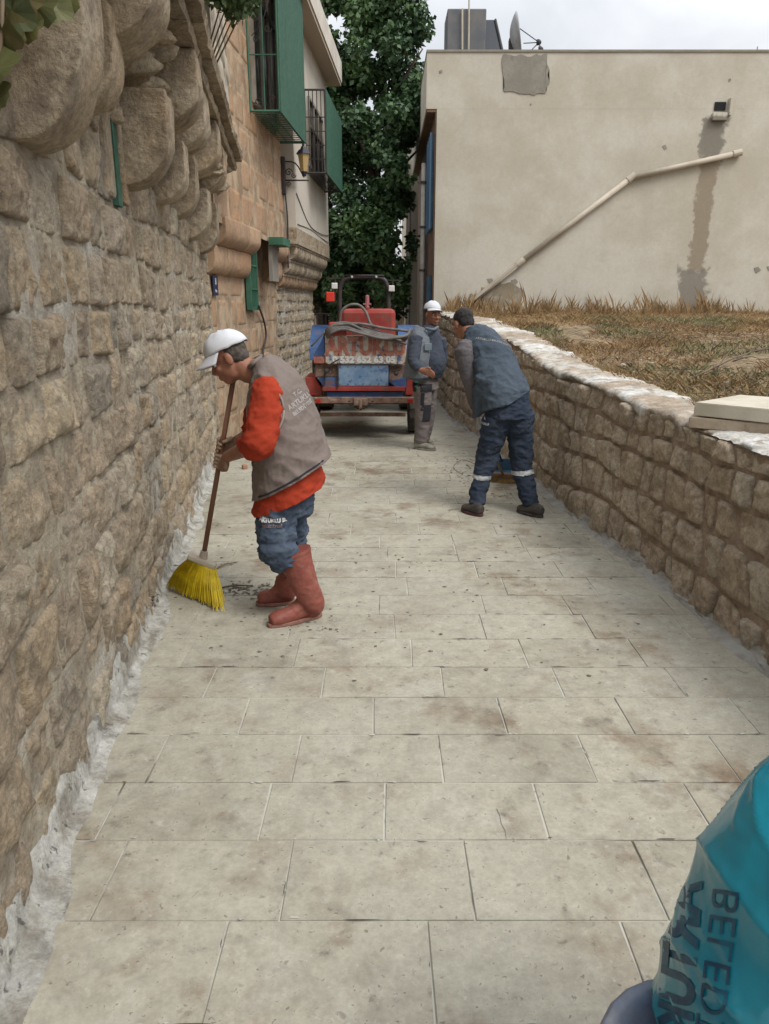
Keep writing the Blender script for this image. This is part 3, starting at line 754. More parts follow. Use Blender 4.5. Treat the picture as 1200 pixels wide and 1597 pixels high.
slab('stone_slab', [(1.69, 4.03, 0.004), (2.05, 3.70, 0), (2.62, 3.95, 0), (2.1, 4.38, 0.004)], 1.062, 0.072, m_slab1,
     label='upper pale sawn stone slab stacked on the brown one on the wall top', cat='stone slab')
# ------------------------------------------------------------------ orange ashlar house beyond the rubble wall
houseB = empty('ashlar_house', (-2.2, 10, 0), 'old house of orange cut stone with a rounded stone moulding between two grilles', 'house')
lowB = Wall([(-1.98, 8.5), (-1.735, 12.25)], 1); upB = Wall([(-1.79, 8.3), (-1.55, 12.16)], 1)
random.seed(41)
Q = [q for k, q in courses(0.0, lowB.L, 0.0, lambda s: 2.05, 0.30, 0.40, 0.35, 0.8, wav=0.01, jit=0.05)]
lay(lowB, houseB, Q, m_ashlar, 0.006, 0.05, 0.006, 0.0035, n=8, tilt=0.003)
backing(lowB, houseB, 'joint_mortar', 0, lowB.L, -0.05, lambda s: 2.6, m_ash_joint, 0.004, step=0.1, out=0.003)
Q = [q for k, q in courses(0.0, upB.L, 2.55, lambda s: 7.0, 0.32, 0.42, 0.4, 0.8, wav=0.01, jit=0.05)]
lay(upB, houseB, Q, m_ashlar, 0.006, 0.05, 0.006, 0.0035, n=8, tilt=0.003)
backing(upB, houseB, 'upper_mortar', 0, upB.L, 2.5, lambda s: 7.0, m_ash_joint, 0.004, step=0.3, out=0.003, thick=0.8)
# two rows of rounded moulding blocks under the upper floor
s = 0.0
while s < lowB.L - 0.1:
    l = min(random.uniform(0.42, 0.6), lowB.L - s)
    if 1.5 < s + l / 2 < 2.7: s += l; continue
    corbel(s + l / 2, 1.98, 2.28, 0.13, l - 0.012, s * 3.3, houseB, w=lowB, mat=m_ashlar, amp=0.008, nm='moulding_block')
    corbel(s + l / 2 + 0.1, 2.27, 2.58, 0.23, l - 0.012, s * 5.3, houseB, w=lowB, mat=m_ashlar, amp=0.008, base=0.02, nm='moulding_block')
    s += l
# small green barred window in the ground floor
def oriented(w, s):
    p, q = w.at(s, 0), w.at(s + 0.05, 0); a = math.atan2(q.y - p.y, q.x - p.x); return a
win = None
bm = bmesh.new(); wall_box(bm, lowB, 1.95, 2.08, 0.03, 0.36, 0.95, 0.05)
win = from_bm('window', bm, m_dark, houseB)
bm = bmesh.new()
for (ds, z, w_, h_) in ((-0.19, 2.08, 0.04, 1.0), (0.19, 2.08, 0.04, 1.0), (0, 2.58, 0.40, 0.05), (0, 1.6, 0.40, 0.05)):
    wall_box(bm, lowB, 1.95 + ds, z, 0.06, w_, h_, 0.07)
from_bm('frame', bm, m_gmetal, win)
for i in range(4):
    bm = bmesh.new(); wall_box(bm, lowB, 1.83 + 0.08 * i, 2.08, 0.09, 0.014, 0.95, 0.02); from_bm('bar', bm, m_gmetal, win)
for z in (1.85, 2.15, 2.4):
    bm = bmesh.new(); wall_box(bm, lowB, 1.95, z, 0.095, 0.36, 0.02, 0.02); from_bm('bar', bm, m_gmetal, win)
bm = bmesh.new()
wall_box(bm, lowB, 2.65, 2.50, 0.32, 0.55, 0.10, 0.2); o = from_bm('window_hood', bm, m_gmetal, houseB, label='small dark green hood')
bm = bmesh.new(); wall_box(bm, lowB, 2.65, 2.22, 0.22, 0.42, 0.5, 0.05); from_bm('grey_shutter', bm, m_cement, houseB)
# number plate
plate = empty('number_plate', lowB.at(0.28, 1.75, 0.03), 'small dark blue house number plate at the corner of the orange stone house', 'number plate')
bm = bmesh.new(); wall_box(bm, lowB, 0.28, 1.86, 0.036, 0.19, 0.22, 0.012, 0.003); pl = from_bm('panel', bm, M('navy_enamel', (0.02,0.03,0.07), 0.4), plate)
a_ = oriented(lowB, 0.2); tv = Vector((math.cos(a_), math.sin(a_), 0)); nv = Vector((math.sin(a_), -math.cos(a_), 0))
m_wpaint = M('white_print', (0.6,0.6,0.58), 0.7)
for t_, z_, sz in (('8', 1.90, 0.10), ('No', 1.80, 0.05)):
    lettering('lettering', t_, sz, lowB.at(0.28, z_, 0.044), tv, (0, 0, 1), nv, m_wpaint, plate, bold=0.002)

# ------------------------------------------------------------------ pale jettied house at the end of the left side
houseC = empty('jettied_house', (-1.7, 14, 0), 'pale plastered house with an upper floor jutting out on rows of small stone corbels', 'house')
lowC = Wall([(-1.73, 12.2), (-1.50, 16.0)], 1)
random.seed(43)
Q = [q for k, q in courses(0.0, lowC.L, 0.0, lambda s: 2.02, 0.16, 0.22, 0.2, 0.36, wav=0.02, jit=0.3)]
lay(lowC, houseC, Q, m_stone, 0.025, 0.6, 0.015, 0.014, n=6)
backing(lowC, houseC, 'mortar', 0, lowC.L, -0.05, lambda s: 2.6, m_mortar, 0.01, step=0.08, out=0.006, thick=0.4)
for row, (z0, z1, p, b_, nn) in enumerate([(1.92, 2.12, 0.12, 0.0, 13), (2.12, 2.33, 0.13, 0.10, 15), (2.33, 2.56, 0.13, 0.21, 17)]):
    for i in range(nn):
        s = 0.06 + (lowC.L - 0.1) * (i + 0.5) / nn
        corbel(s, z0, z1, p, lowC.L / nn * 0.78, i * 1.7 + row, houseC, w=lowC, mat=m_corbel if row else m_ashlar, amp=0.006, base=b_, ns=3, nm='corbel')
    bm = bmesh.new(); wall_box(bm, lowC, lowC.L / 2, z1 - 0.015, b_ + p / 2, lowC.L, 0.035, p + 0.02); from_bm('corbel_shelf', bm, m_corbel, houseC)
upC = Wall([(-1.37, 12.16), (-1.14, 16.0)], 1)
P4 = [(-1.37, 12.16), (-1.14, 16.0), (-3.5, 16.0), (-3.5, 12.16)]
def prism(name, P, z0, z1, mat, parent, **kw):
    V = [(x, y, z0) for x, y in P] + [(x, y, z1) for x, y in P]; n = len(P)
    F = [tuple(range(n))[::-1], tuple(range(n, 2*n))] + [(k, (k+1) % n, n + (k+1) % n, n + k) for k in range(n)]
    o = mesh(name, V, F, mat, parent, **kw); bm = bmesh.new(); bm.from_mesh(o.data); bmesh.ops.recalc_face_normals(bm, faces=bm.faces); bm.to_mesh(o.data); bm.free(); return o
prism('upper_wall', P4, 2.575, 5.85, m_white, houseC)
prism('stone_band', [(-1.362, 12.15), (-1.132, 16.01), (-1.3, 16.01), (-1.5, 12.15)], 2.56, 2.80, m_corbel, houseC)
eP = [(-1.14, 11.2), (-0.86, 16.3), (-3.6, 16.3), (-3.6, 11.2)]
prism('soffit', eP, 5.80, 5.86, m_soffit, houseC)
eP2 = [(-1.12, 11.18), (-0.84, 16.32), (-3.6, 16.32), (-3.6, 11.18)]
prism('eave', eP2, 5.86, 6.22, M('fascia_paint', (0.60,0.56,0.50), 0.85, var=(0.5,0.46,0.4), scale=2), houseC)
prism('roof', [(-1.2, 11.3), (-0.95, 16.2), (-3.6, 16.2), (-3.6, 11.3)], 6.22, 6.35, m_soffit, houseC)
# back body of both houses so they are solid from the side
prism('back_body', [(-2.45, 8.3), (-2.2, 12.1), (-6, 12.1), (-6, 8.3)], 0, 7.0, m_ash_joint, houseB)
prism('back_body', [(-2.1, 12.2), (-1.9, 15.98), (-6, 15.98), (-6, 12.2)], 0, 2.57, m_mortar, houseC)

# caged bay windows
def cage(parent, X0, X1, Ya, Yb, z0, z1, side_mat, mesh_from, bars, label, step_v, nr, hole_mat=m_glass, scrolls=False):
    """an iron cage standing out from the wall between Ya (near) and Yb (far)"""
    c = empty('window_cage', (X0, Ya, z0), label, 'window grille')
    r = 0.011
    bm = bmesh.new()
    pts = [((X0, Ya, z0), (X1, Ya, z0)), ((X0, Ya, z1), (X1, Ya, z1)), ((X1, Ya, z0), (X1, Ya, z1)), ((X1, Ya, z0), (X1 + 0.06 * (Yb - Ya), Yb, z0)), ((X1, Ya, z1), (X1 + 0.06 * (Yb - Ya), Yb, z1)),
           ((X1 + 0.06 * (Yb - Ya), Yb, z0), (X1 + 0.06 * (Yb - Ya), Yb, z1)), ((X0 + 0.06 * (Yb - Ya), Yb, z0), (X1 + 0.06 * (Yb - Ya), Yb, z0)), ((X0, Ya, z0), (X0, Ya, z1))]
    for p, q in pts: tube(bm, [p, q], [0.016, 0.016], seg=6, sub=1)
    from_bm('frame', bm, m_gmetal if scrolls else m_iron, c)
    W = X1 - X0
    def bar(p, q, rr=0.008):
        bm = bmesh.new(); tube(bm, [p, q], [rr, rr], seg=5, sub=1); from_bm('bar', bm, m_gmetal if scrolls else m_iron, c)
    for i in range(1, nr): bar((X0 + W * i / nr, Ya, z0), (X0 + W * i / nr, Ya, z1))
    n = int((z1 - z0) / step_v)
    for i in range(1, n): bar((X0, Ya, z0 + i * step_v), (X1, Ya, z0 + i * step_v))
    # floor grid of the cage
    nb = int((Yb - Ya) / 0.11)
    for i in range(1, nb): y = Ya + (Yb - Ya) * i / nb; bar((X0 + 0.06 * (y - Ya), y, z0), (X1 + 0.06 * (y - Ya), y, z0), 0.006)
    for t in (0.33, 0.66): bar((X0 + W * t, Ya, z0), (X0 + W * t + 0.06 * (Yb - Ya), Yb, z0), 0.006)
    # green mesh over the alley side
    bm = bmesh.new(); a = math.atan2(Yb - Ya, 0.06 * (Yb - Ya))
    box(bm, (X1 + 0.018 + 0.03 * (Yb - Ya), (Ya + Yb) / 2, (z0 + z1) / 2), (Yb - Ya + 0.03, 0.012, z1 - z0 + 0.03), Matrix.Rotation(a, 3, 'Z'))
    from_bm('green_screen', bm, m_gmesh, c)
    if scrolls:
        bm = bmesh.new()
        for (cx_, cz_, rr, sg) in ((0.10, 0.10, 0.05, 1), (0.10, 0.78, 0.045, 1), (0.10, 1.02, 0.045, -1), (0.25, 0.9, 0.05, -1), (0.27, 0.14, 0.04, 1)):
            sp = [Vector((X0 + cx_ + rr * (1 - t) * math.cos(sg * t * 9), Ya - 0.005, z0 + cz_ + rr * (1 - t) * math.sin(sg * t * 9))) for t in [k / 14 for k in range(14)]]
            tube(bm, sp, [0.006] * len(sp), seg=5, sub=1); from_bm('scroll', bm, m_iron, c); bm = bmesh.new()
        tube(bm, [(X0 + 0.05, Ya, z0 + 0.82), (X0 + 0.2, Ya, z0 + 1.0), (X0 + 0.33, Ya, z0 + 1.35)], [0.006] * 3, seg=5, sub=2)
        from_bm('diagonal_rod', bm, m_iron, c)
    return c
cage(houseB, -1.66, -1.30, 10.15, 12.0, 3.96, 6.4, m_gmesh, 0, 4, 'tall green caged bay window with scrollwork on the orange stone house', 0.62, 2, scrolls=True)
cage(houseC, -1.30, -0.97, 13.35, 15.5, 3.76, 5.0, m_gmesh, 0, 4, 'smaller black caged window with a green screen on the pale plaster wall', 0.21, 5)
# the windows behind the cages
def bay(parent, X, Ya, Yb, z0, z1, slope=0.06):
    bm = bmesh.new(); a = math.atan2(1, slope)
    box(bm, (X + slope * (Yb - Ya) / 2, (Ya + Yb) / 2, (z0 + z1) / 2), (Yb - Ya, 0.03, z1 - z0), Matrix.Rotation(a, 3, 'Z'))
    w_ = from_bm('window', bm, m_glass, parent)
    bm = bmesh.new()
    for t in (0.0, 0.33, 0.66, 1.0):
        y = Ya + (Yb - Ya) * t; box(bm, (X + slope * (y - Ya) + 0.02, y, (z0 + z1) / 2), (0.05, 0.05, z1 - z0))
    for z in (z0, z0 + (z1 - z0) * 0.6, z1): box(bm, (X + slope * (Yb - Ya) / 2 + 0.02, (Ya + Yb) / 2, z), (Yb - Ya, 0.06, 0.05), Matrix.Rotation(a, 3, 'Z'))
    from_bm('frame', bm, m_wood_w, w_)
m_wood_w = M('weathered_white_wood', (0.34,0.31,0.27), 0.8, var=(0.25,0.21,0.17), scale=6)
bay(houseB, -1.655, 10.35, 11.8, 4.1, 6.2); bay(houseC, -1.285, 13.6, 15.2, 3.9, 4.95)

# wall lantern
lan = empty('wall_lantern', (-1.5, 12.1, 3.4), 'black wrought iron wall lantern with an amber shade on the orange stone house', 'lantern')
bx, by = -1.545, 12.10
bm = bmesh.new(); box(bm, (bx + 0.02, by - 0.02, 3.52), (0.06, 0.10, 0.52), None, 0.008); from_bm('back_plate', bm, m_iron, lan)
tipx = bx + 0.33
bm = bmesh.new(); tube(bm, [(bx, by, 3.46), (tipx + 0.07, by, 3.46)], [0.013, 0.011], seg=8, sub=1); 
tube(bm, [(bx, by, 3.72), (bx + 0.2, by, 3.70), (tipx, by, 3.50)], [0.011] * 3, seg=6, sub=3)
for (cx_, cz_, rr, sg) in ((0.10, 3.57, 0.06, 1), (0.17, 3.53, 0.04, -1), (0.09, 3.40, 0.04, 1)):
    sp = [Vector((bx + cx_ + rr * (1 - t) * math.cos(sg * t * 10), by - 0.01, cz_ + rr * (1 - t) * math.sin(sg * t * 10))) for t in [k / 14 for k in range(14)]]
    tube(bm, sp, [0.008] * len(sp), seg=5, sub=1)
from_bm('bracket', bm, m_iron, lan, smooth=True)
def cone(bm, c, r1, r2, h, seg=8, top=None):
    bmesh.ops.create_cone(bm, cap_ends=True, segments=seg, radius1=r1, radius2=r2, depth=h, matrix=Matrix.Translation(Vector(c)))
bm = bmesh.new(); cone(bm, (tipx, by, 3.70), 0.055, 0.095, 0.24, 6); from_bm('shade', bm, M('amber_glass', (0.42,0.30,0.14), 0.3), lan)
bm = bmesh.new(); cone(bm, (tipx, by, 3.85), 0.12, 0.07, 0.06, 6); cone(bm, (tipx, by, 3.90), 0.06, 0.03, 0.06, 6); ellipsoid(bm, (tipx, by, 3.95), (0.02, 0.02, 0.03)); cone(bm, (tipx, by, 3.55), 0.03, 0.055, 0.07, 6)
from_bm('cap', bm, M('navy_iron', (0.02,0.025,0.045), 0.5), lan)

# cables on the facades
def cable(name, pts, r, mat, label, cat='cable', **kw):
    bm = bmesh.new(); tube(bm, pts, [r] * len(pts), seg=6, sub=5); return from_bm(name, bm, mat, None, smooth=True, label=label, cat=cat, **kw)
L_ = lambda s, z, o=0.03: tuple(lowB.at(s, z, o))
cable('cable', [L_(2.0, 1.62, .14), L_(2.3, 1.62, .06), L_(2.62, 1.42, .05), L_(2.72, 1.2, .05), L_(2.5, 1.0, .05), L_(2.42, 0.7, .05), L_(2.6, 0.5, .05)], 0.014, m_iron, 'black cable hanging in a loop below the barred window')
cable('cable', [(-1.51, 12.1, 3.3), (-1.49, 12.13, 2.9), (-1.50, 12.12, 2.5), (-1.50, 12.1, 2.2)], 0.012, m_iron, 'thin dark cable running down the corner below the lantern')
cable('cable', [(-1.355, 12.25, 3.3), (-1.29, 13.4, 2.98), (-1.21, 14.6, 2.93), (-1.13, 15.9, 3.0)], 0.008, m_cement, 'thin grey wire sagging across the pale plaster wall')
cable('cable', [(-1.352, 12.3, 2.86), (-1.28, 13.6, 2.90), (-1.21, 14.8, 2.87), (-1.13, 15.9, 2.86)], 0.007, m_cement, 'thin grey wire running along above the stone band')

# ------------------------------------------------------------------ cream building across the plot
bR = empty('cream_building', (5, 15, 0), 'big blank cream plastered building with a flat roof beyond the raised plot', 'building')
YB = 15.0
prism('lower_wall', [(0.96, YB), (12, YB), (12, 22), (0.96, 22)], 0, 5.10, m_plaster, bR)
prism('upper_wall', [(0.765, YB - 0.001), (12, YB - 0.001), (12, 22.1), (0.765, 22.1)], 5.10, 6.02, m_plaster, bR)
prism('roof_edge', [(0.755, YB - 0.02), (12, YB - 0.02), (12, 22.1), (0.755, 22.1)], 6.02, 6.055, m_cement, bR)
prism('overhang_lining', [(0.775, YB + 0.01), (0.962, YB + 0.01), (0.962, 22), (0.775, 22)], 5.05, 5.099, m_brownwood, bR)
prism('side_facing', [(0.935, YB + 0.02), (0.958, YB + 0.02), (0.958, 22), (0.935, 22)], 0.0, 5.06, m_brownwood, bR)
def flat_patch(name, px, depth, mat, amp, seed, parent, Y=YB, **kw):
    """a ragged skim of render on the cream wall; px = outline seen on the wall plane"""
    P = [at(a, b, Y) for a, b in px]; out = []
    for i in range(len(P)):
        a, b = P[i], P[(i+1) % len(P)]; n = max(2, int((b - a).length / 0.05))
        for k in range(n):
            q = a.lerp(b, k / n); out.append(Vector((q.x + amp * n3(q.x * 9, q.z * 9, seed) + amp * .5 * n3(q.x * 30, q.z * 30, seed), Y - depth, q.z + amp * n3(q.x * 9, q.z * 9, seed + 5))))
    n = len(out); V = out + [Vector((v.x, Y + 0.01, v.z)) for v in out]
    bm = bmesh.new(); vs_ = [bm.verts.new(v) for v in V]
    f = bm.faces.new(vs_[:n]); 
    for k in range(n): bm.faces.new((vs_[k], vs_[n + k], vs_[n + (k+1) % n], vs_[(k+1) % n]))
    bmesh.ops.triangulate(bm, faces=[f])
    return from_bm(name, bm, mat, parent, **kw)
flat_patch('cement_patch', [(784, 86), (854, 86), (855, 118), (852, 146), (820, 147), (785, 142)], 0.014, m_cement, 0.05, 1, bR, label='square grey cement patch')
m_damp = M('damp_render', (0.27,0.225,0.165), 0.9, var=(0.20,0.165,0.115), scale=2.5, bump=0.4, bscale=25, layers=[((0.40,0.35,0.28), 3.5, 0.52, 0.66, 0.7)])
flat_patch('damp_stain', [(752, 448), (800, 440), (815, 455), (812, 478), (755, 480)], 0.005, m_damp, 0.04, 6, bR)
for i, (a, b, r) in enumerate([(688, 113, 3), (1138, 125, 3), (1037, 230, 4), (828, 163, 2), (1182, 420, 5), (1200, 418, 4), (765, 438, 5), (778, 440, 4), (803, 440, 5), (812, 452, 4), (735, 462, 3)]):
    flat_patch('chip', [(a - r, b - r * .6), (a + r * .3, b - r), (a + r, b + r * .2), (a - r * .2, b + r)], 0.006, m_cement, 0.03, i * 3.1, bR)
# vent hole with a little shelf
bm = bmesh.new(); p = at(1123, 166, YB); box(bm, (p.x, YB - 0.002, p.z), (0.20, 0.04, 0.14)); from_bm('vent_hole', bm, m_dark, bR)
bm = bmesh.new(); p = at(1121, 183, YB); box(bm, (p.x, YB - 0.04, p.z), (0.27, 0.08, 0.13), None, 0.01); box(bm, (p.x + .17, YB - 0.05, p.z + 0.16), (0.05, 0.1, 0.3), None, 0.01); from_bm('vent_shelf', bm, m_plaster, bR)
# waste pipe
pts = [at(1150, 239, YB - 0.07), at(985, 277, YB - 0.07), at(812, 409, YB - 0.07), at(726, 479, YB - 0.07), at(690, 481, YB - 0.07)]
pipe = empty('waste_pipe', pts[3], 'long cream plastic waste pipe running slantwise down the cream wall', 'pipe')
bm = bmesh.new()
for a, b in zip(pts[:-1], pts[1:]): tube(bm, [a, b], [0.05, 0.05], seg=12, sub=1, dome=0.05)
for q in pts[1:-1]: ellipsoid(bm, q, (0.058, 0.058, 0.058))
from_bm('tube', bm, m_pvc, pipe, smooth=True)
for (a, b) in ((pts[0], 0.0), (pts[1], 0), (pts[2], 0)):
    bm = bmesh.new(); d = (pts[1] - pts[0]) if a is pts[0] else (pts[3] - pts[2]); d.normalize()
    tube(bm, [a - d * 0.08, a + d * 0.08], [0.062, 0.062], seg=12, sub=1, dome=0.02); from_bm('coupling', bm, m_pvc, pipe, smooth=False)
bm = bmesh.new()
for t in (0.28, 0.62, 0.93):
    q = pts[1].lerp(pts[2], t); box(bm, (q.x, YB - 0.03, q.z - 0.01), (0.03, 0.09, 0.14), Matrix.Rotation(R(38), 3, 'Y'))
from_bm('bracket', bm, m_iron, pipe)
# old leaning plank by the pipe foot
bm = bmesh.new(); p, q = at(735, 470, YB - 0.14), at(806, 412, YB - 0.1)
d = (q - p); box(bm, (p + q) / 2, (d.length, 0.02, 0.05), Matrix.Rotation(-math.atan2(d.z, d.x), 3, 'Y')); from_bm('loose_batten', bm, m_pvc, None, label='thin old batten leaning just above the lower end of the waste pipe', cat='batten')

# blue door and shutter on the street side
bm = bmesh.new(); box(bm, (0.905, 15.75, 3.9), (0.05, 1.1, 1.65)); sh = from_bm('shutter', bm, m_bluep, bR)
bm = bmesh.new(); 
for y in (15.22, 15.6, 15.95, 16.28): box(bm, (0.87, y, 3.9), (0.035, 0.05, 1.7))
from_bm('shutter_frame', bm, M('blue_trim', (0.12,0.22,0.34), 0.5), sh)
bm = bmesh.new(); box(bm, (0.905, 15.7, 1.1), (0.05, 1.0, 2.2)); from_bm('door', bm, m_bluep, bR)

# roof things
tank = empty('roof_tank', at(727, 78, 17.0), 'tall grey metal water tank with two white pipes on the flat roof', 'water tank')
p0, p1 = at(697, 84, 17.0), at(757, 84, 17.0); zt = at(727, 13, 17.0).z; cxx = (p0.x + p1.x) / 2; wT = p1.x - p0.x
bm = bmesh.new(); box(bm, (cxx, 17.4, (6.05 + zt) / 2), (wT, 0.8, zt - 6.05), None, 0.02)
from_bm('tank_body', bm, M('galvanised', (0.10,0.105,0.115), 0.55, var=(0.145,0.14,0.135), scale=3, metal=0.3), tank)
bm = bmesh.new(); cone(bm, (cxx, 17.4, zt + 0.03), 0.22, 0.16, 0.08, 16); from_bm('lid', bm, m_iron, tank)
for dx, top in ((-0.10, zt - 0.02), (0.02, zt + 0.7)):
    bm = bmesh.new(); tube(bm, [(cxx + dx + 0.04, 16.95, 6.0), (cxx + dx, 16.95, top)], [0.018, 0.018], seg=8, sub=1); from_bm('pipe', bm, m_pvc, tank)
pan = empty('solar_panel', at(770, 78, 17), 'dark solar water heater panel leaning beside the roof tank', 'solar panel')
a0, a1, a2, a3 = at(757, 84, 17.0), at(784, 84, 17.0), at(772, 31, 17.4), at(758, 31, 17.4)
bm = bmesh.new()
for q in (a0, a1, a2, a3): pass
lo = [bm.verts.new(q) for q in (a0, a1, a2, a3)]; hi = [bm.verts.new(q + Vector((0.02, 0.9, 0.0))) for q in (a0, a1, a2, a3)]
bm.faces.new(lo); bm.faces.new(hi[::-1])
for k in range(4): bm.faces.new((lo[k], hi[k], hi[(k+1) % 4], lo[(k+1) % 4]))
from_bm('collector', bm, M('black_collector', (0.02,0.025,0.035), 0.35), pan)
bm = bmesh.new(); tube(bm, [a1 + Vector((0.01, -0.02, 0)), a2 + Vector((0.01, -0.02, 0))], [0.025, 0.025], seg=6, sub=1); from_bm('edge_frame', bm, m_iron, pan)
dish = empty('satellite_dish', at(805, 82, 15.6), 'grey satellite dish seen edge-on with its feed arms on the cream building roof', 'satellite dish')
dc = at(809, 56, 15.6)
bm = bmesh.new(); rD = 0.42
Mx = Matrix.Translation(dc) @ Matrix.Rotation(R(-10), 4, 'Y') @ Matrix.Rotation(R(-9), 4, 'Z')
ringsD = []
for i in range(9):
    r = rD * i / 8; ringsD.append([bm.verts.new(Mx @ Vector((-0.16 + 0.16 * (r / rD) ** 2, r * math.cos(2*math.pi*k/28), r * 0.95 * math.sin(2*math.pi*k/28)))) for k in range(28)])
for i in range(8):
    for k in range(28): bm.faces.new((ringsD[i][k], ringsD[i][(k+1) % 28], ringsD[i+1][(k+1) % 28], ringsD[i+1][k]))
bmesh.ops.remove_doubles(bm, verts=bm.verts, dist=0.0005)
o = from_bm('reflector', bm, M('dish_grey', (0.30,0.31,0.32), 0.5, var=(0.24,0.24,0.24), scale=5), dish, smooth=True)
sm = o.modifiers.new('t', 'SOLIDIFY'); sm.thickness = 0.02
bm = bmesh.new(); tube(bm, [dc + Vector((-0.14, 0.1, -0.05)), dc + Vector((-0.12, 0.1, -0.5))], [0.03, 0.03], seg=8, sub=1); box(bm, dc + Vector((-0.1, 0.1, -0.38)), (0.16, 0.12, 0.05)); box(bm, dc + Vector((-0.12, 0.05, -0.12)), (0.08, 0.14, 0.2)); from_bm('mount', bm, m_iron, dish)
l1, l2 = at(841, 66, 15.6), at(844, 77, 15.5)
bm = bmesh.new()
for q in (dc + Vector((0.02, 0, 0.12)), dc + Vector((0.1, 0, -0.12)), dc + Vector((0.14, 0, -0.34))): tube(bm, [q, l1], [0.009, 0.009], seg=5, sub=1)
tube(bm, [l1, l2], [0.012, 0.012], seg=5, sub=1)
from_bm('arm', bm, m_iron, dish)
for l in (l1, l2):
    bm = bmesh.new(); ellipsoid(bm, l, (0.045, 0.04, 0.045)); cone(bm, l + Vector((-0.02, 0, 0)), 0.03, 0.03, 0.09, 10); from_bm('receiver', bm, m_iron, dish, smooth=True)
bm = bmesh.new(); p = at(1180, 88, 15.3); tube(bm, [p, p + Vector((0, 0, 0.16))], [0.012, 0.012], seg=6, sub=1); from_bm('rod_stub', bm, m_pvc, None, label='short pale rod standing on the roof edge at the right', cat='rod')

# street pole in front of the blue door
pole = empty('utility_pole', (0.76, 15.4, 0), 'slim grey utility pole beside the corner of the cream building', 'pole')
pa, pb = at(657, 500, 15.3), at(661, 255, 15.3); pa.z = 0
bm = bmesh.new(); tube(bm, [pa, pb], [0.05, 0.04], seg=12, sub=1); from_bm('shaft', bm, M('pole_grey', (0.27,0.255,0.225), 0.7, var=(0.2,0.18,0.16), scale=6), pole, smooth=True)
bm = bmesh.new()
for z in (2.3, 3.1, 3.9): cone(bm, (pa.x + (pb.x - pa.x) * z / pb.z, 15.3, z), 0.062, 0.062, 0.04, 12)
from_bm('band', bm, m_iron, pole)

# far beige house beyond the tree
far = empty('far_house', (1.6, 23, 0), 'narrow beige house half hidden behind the tree at the end of the street', 'house')
prism('wall', [(0.62, 22.5), (3.2, 22.5), (3.2, 28), (0.62, 28)], 0, 6.0, m_white, far)
prism('roof_slab', [(0.52, 22.4), (3.2, 22.4), (3.2, 28), (0.52, 28)], 6.0, 6.12, M('dark_roof', (0.06,0.06,0.07), 0.8), far)
prism('tower', [(1.0, 22.45), (3.2, 22.45), (3.2, 27), (1.0, 27)], 6.12, 6.6, m_white, far)
bm = bmesh.new(); tube(bm, [(0.72, 22.4, 0.3), (0.72, 22.4, 4.2)], [0.035, 0.035], seg=8, sub=1); from_bm('downpipe', bm, m_cement, far)
# dark garden wall closing the street on the left
gw = Wall([(-3.5, 24.0), (0.9, 24.0)], 1); gwall = empty('garden_wall', (-1.5, 24, 0), 'shaded stone garden wall closing the end of the street behind the tractor', 'garden wall')
random.seed(3)
pt = [stone_patch(gw, shrink(q, 0.015), 0.03, 0.5, 0.015, 5, i * 1.3) for i, (k, q) in enumerate(courses(0, gw.L, 0, lambda s: 2.3, 0.2, 0.28, 0.25, 0.45))]
joined('stones', pt, m_stone, gwall, kind='stuff'); backing(gw, gwall, 'mortar', 0, gw.L, -0.05, lambda s: 2.35, m_mortar_r, 0.01, step=0.2, out=0.0)
gate = empty('iron_gate', (-1.62, 17.2, 0), 'low dark iron gate of thin bars beyond the corner of the pale house', 'gate')
for i in range(9):
    bm = bmesh.new(); tube(bm, [(-1.95 + i * 0.09, 17.2, 0.05), (-1.95 + i * 0.09, 17.2, 1.45)], [0.01, 0.01], seg=5, sub=1); from_bm('bar', bm, m_iron, gate)
bm = bmesh.new(); box(bm, (-1.59, 17.2, 1.45), (0.8, 0.03, 0.03)); box(bm, (-1.59, 17.2, 0.3), (0.8, 0.03, 0.03)); from_bm('rail', bm, m_iron, gate)
prism('gate_post', [(-2.3, 17.0), (-1.98, 17.0), (-1.98, 17.4), (-2.3, 17.4)], 0, 1.6, m_mortar, gate)

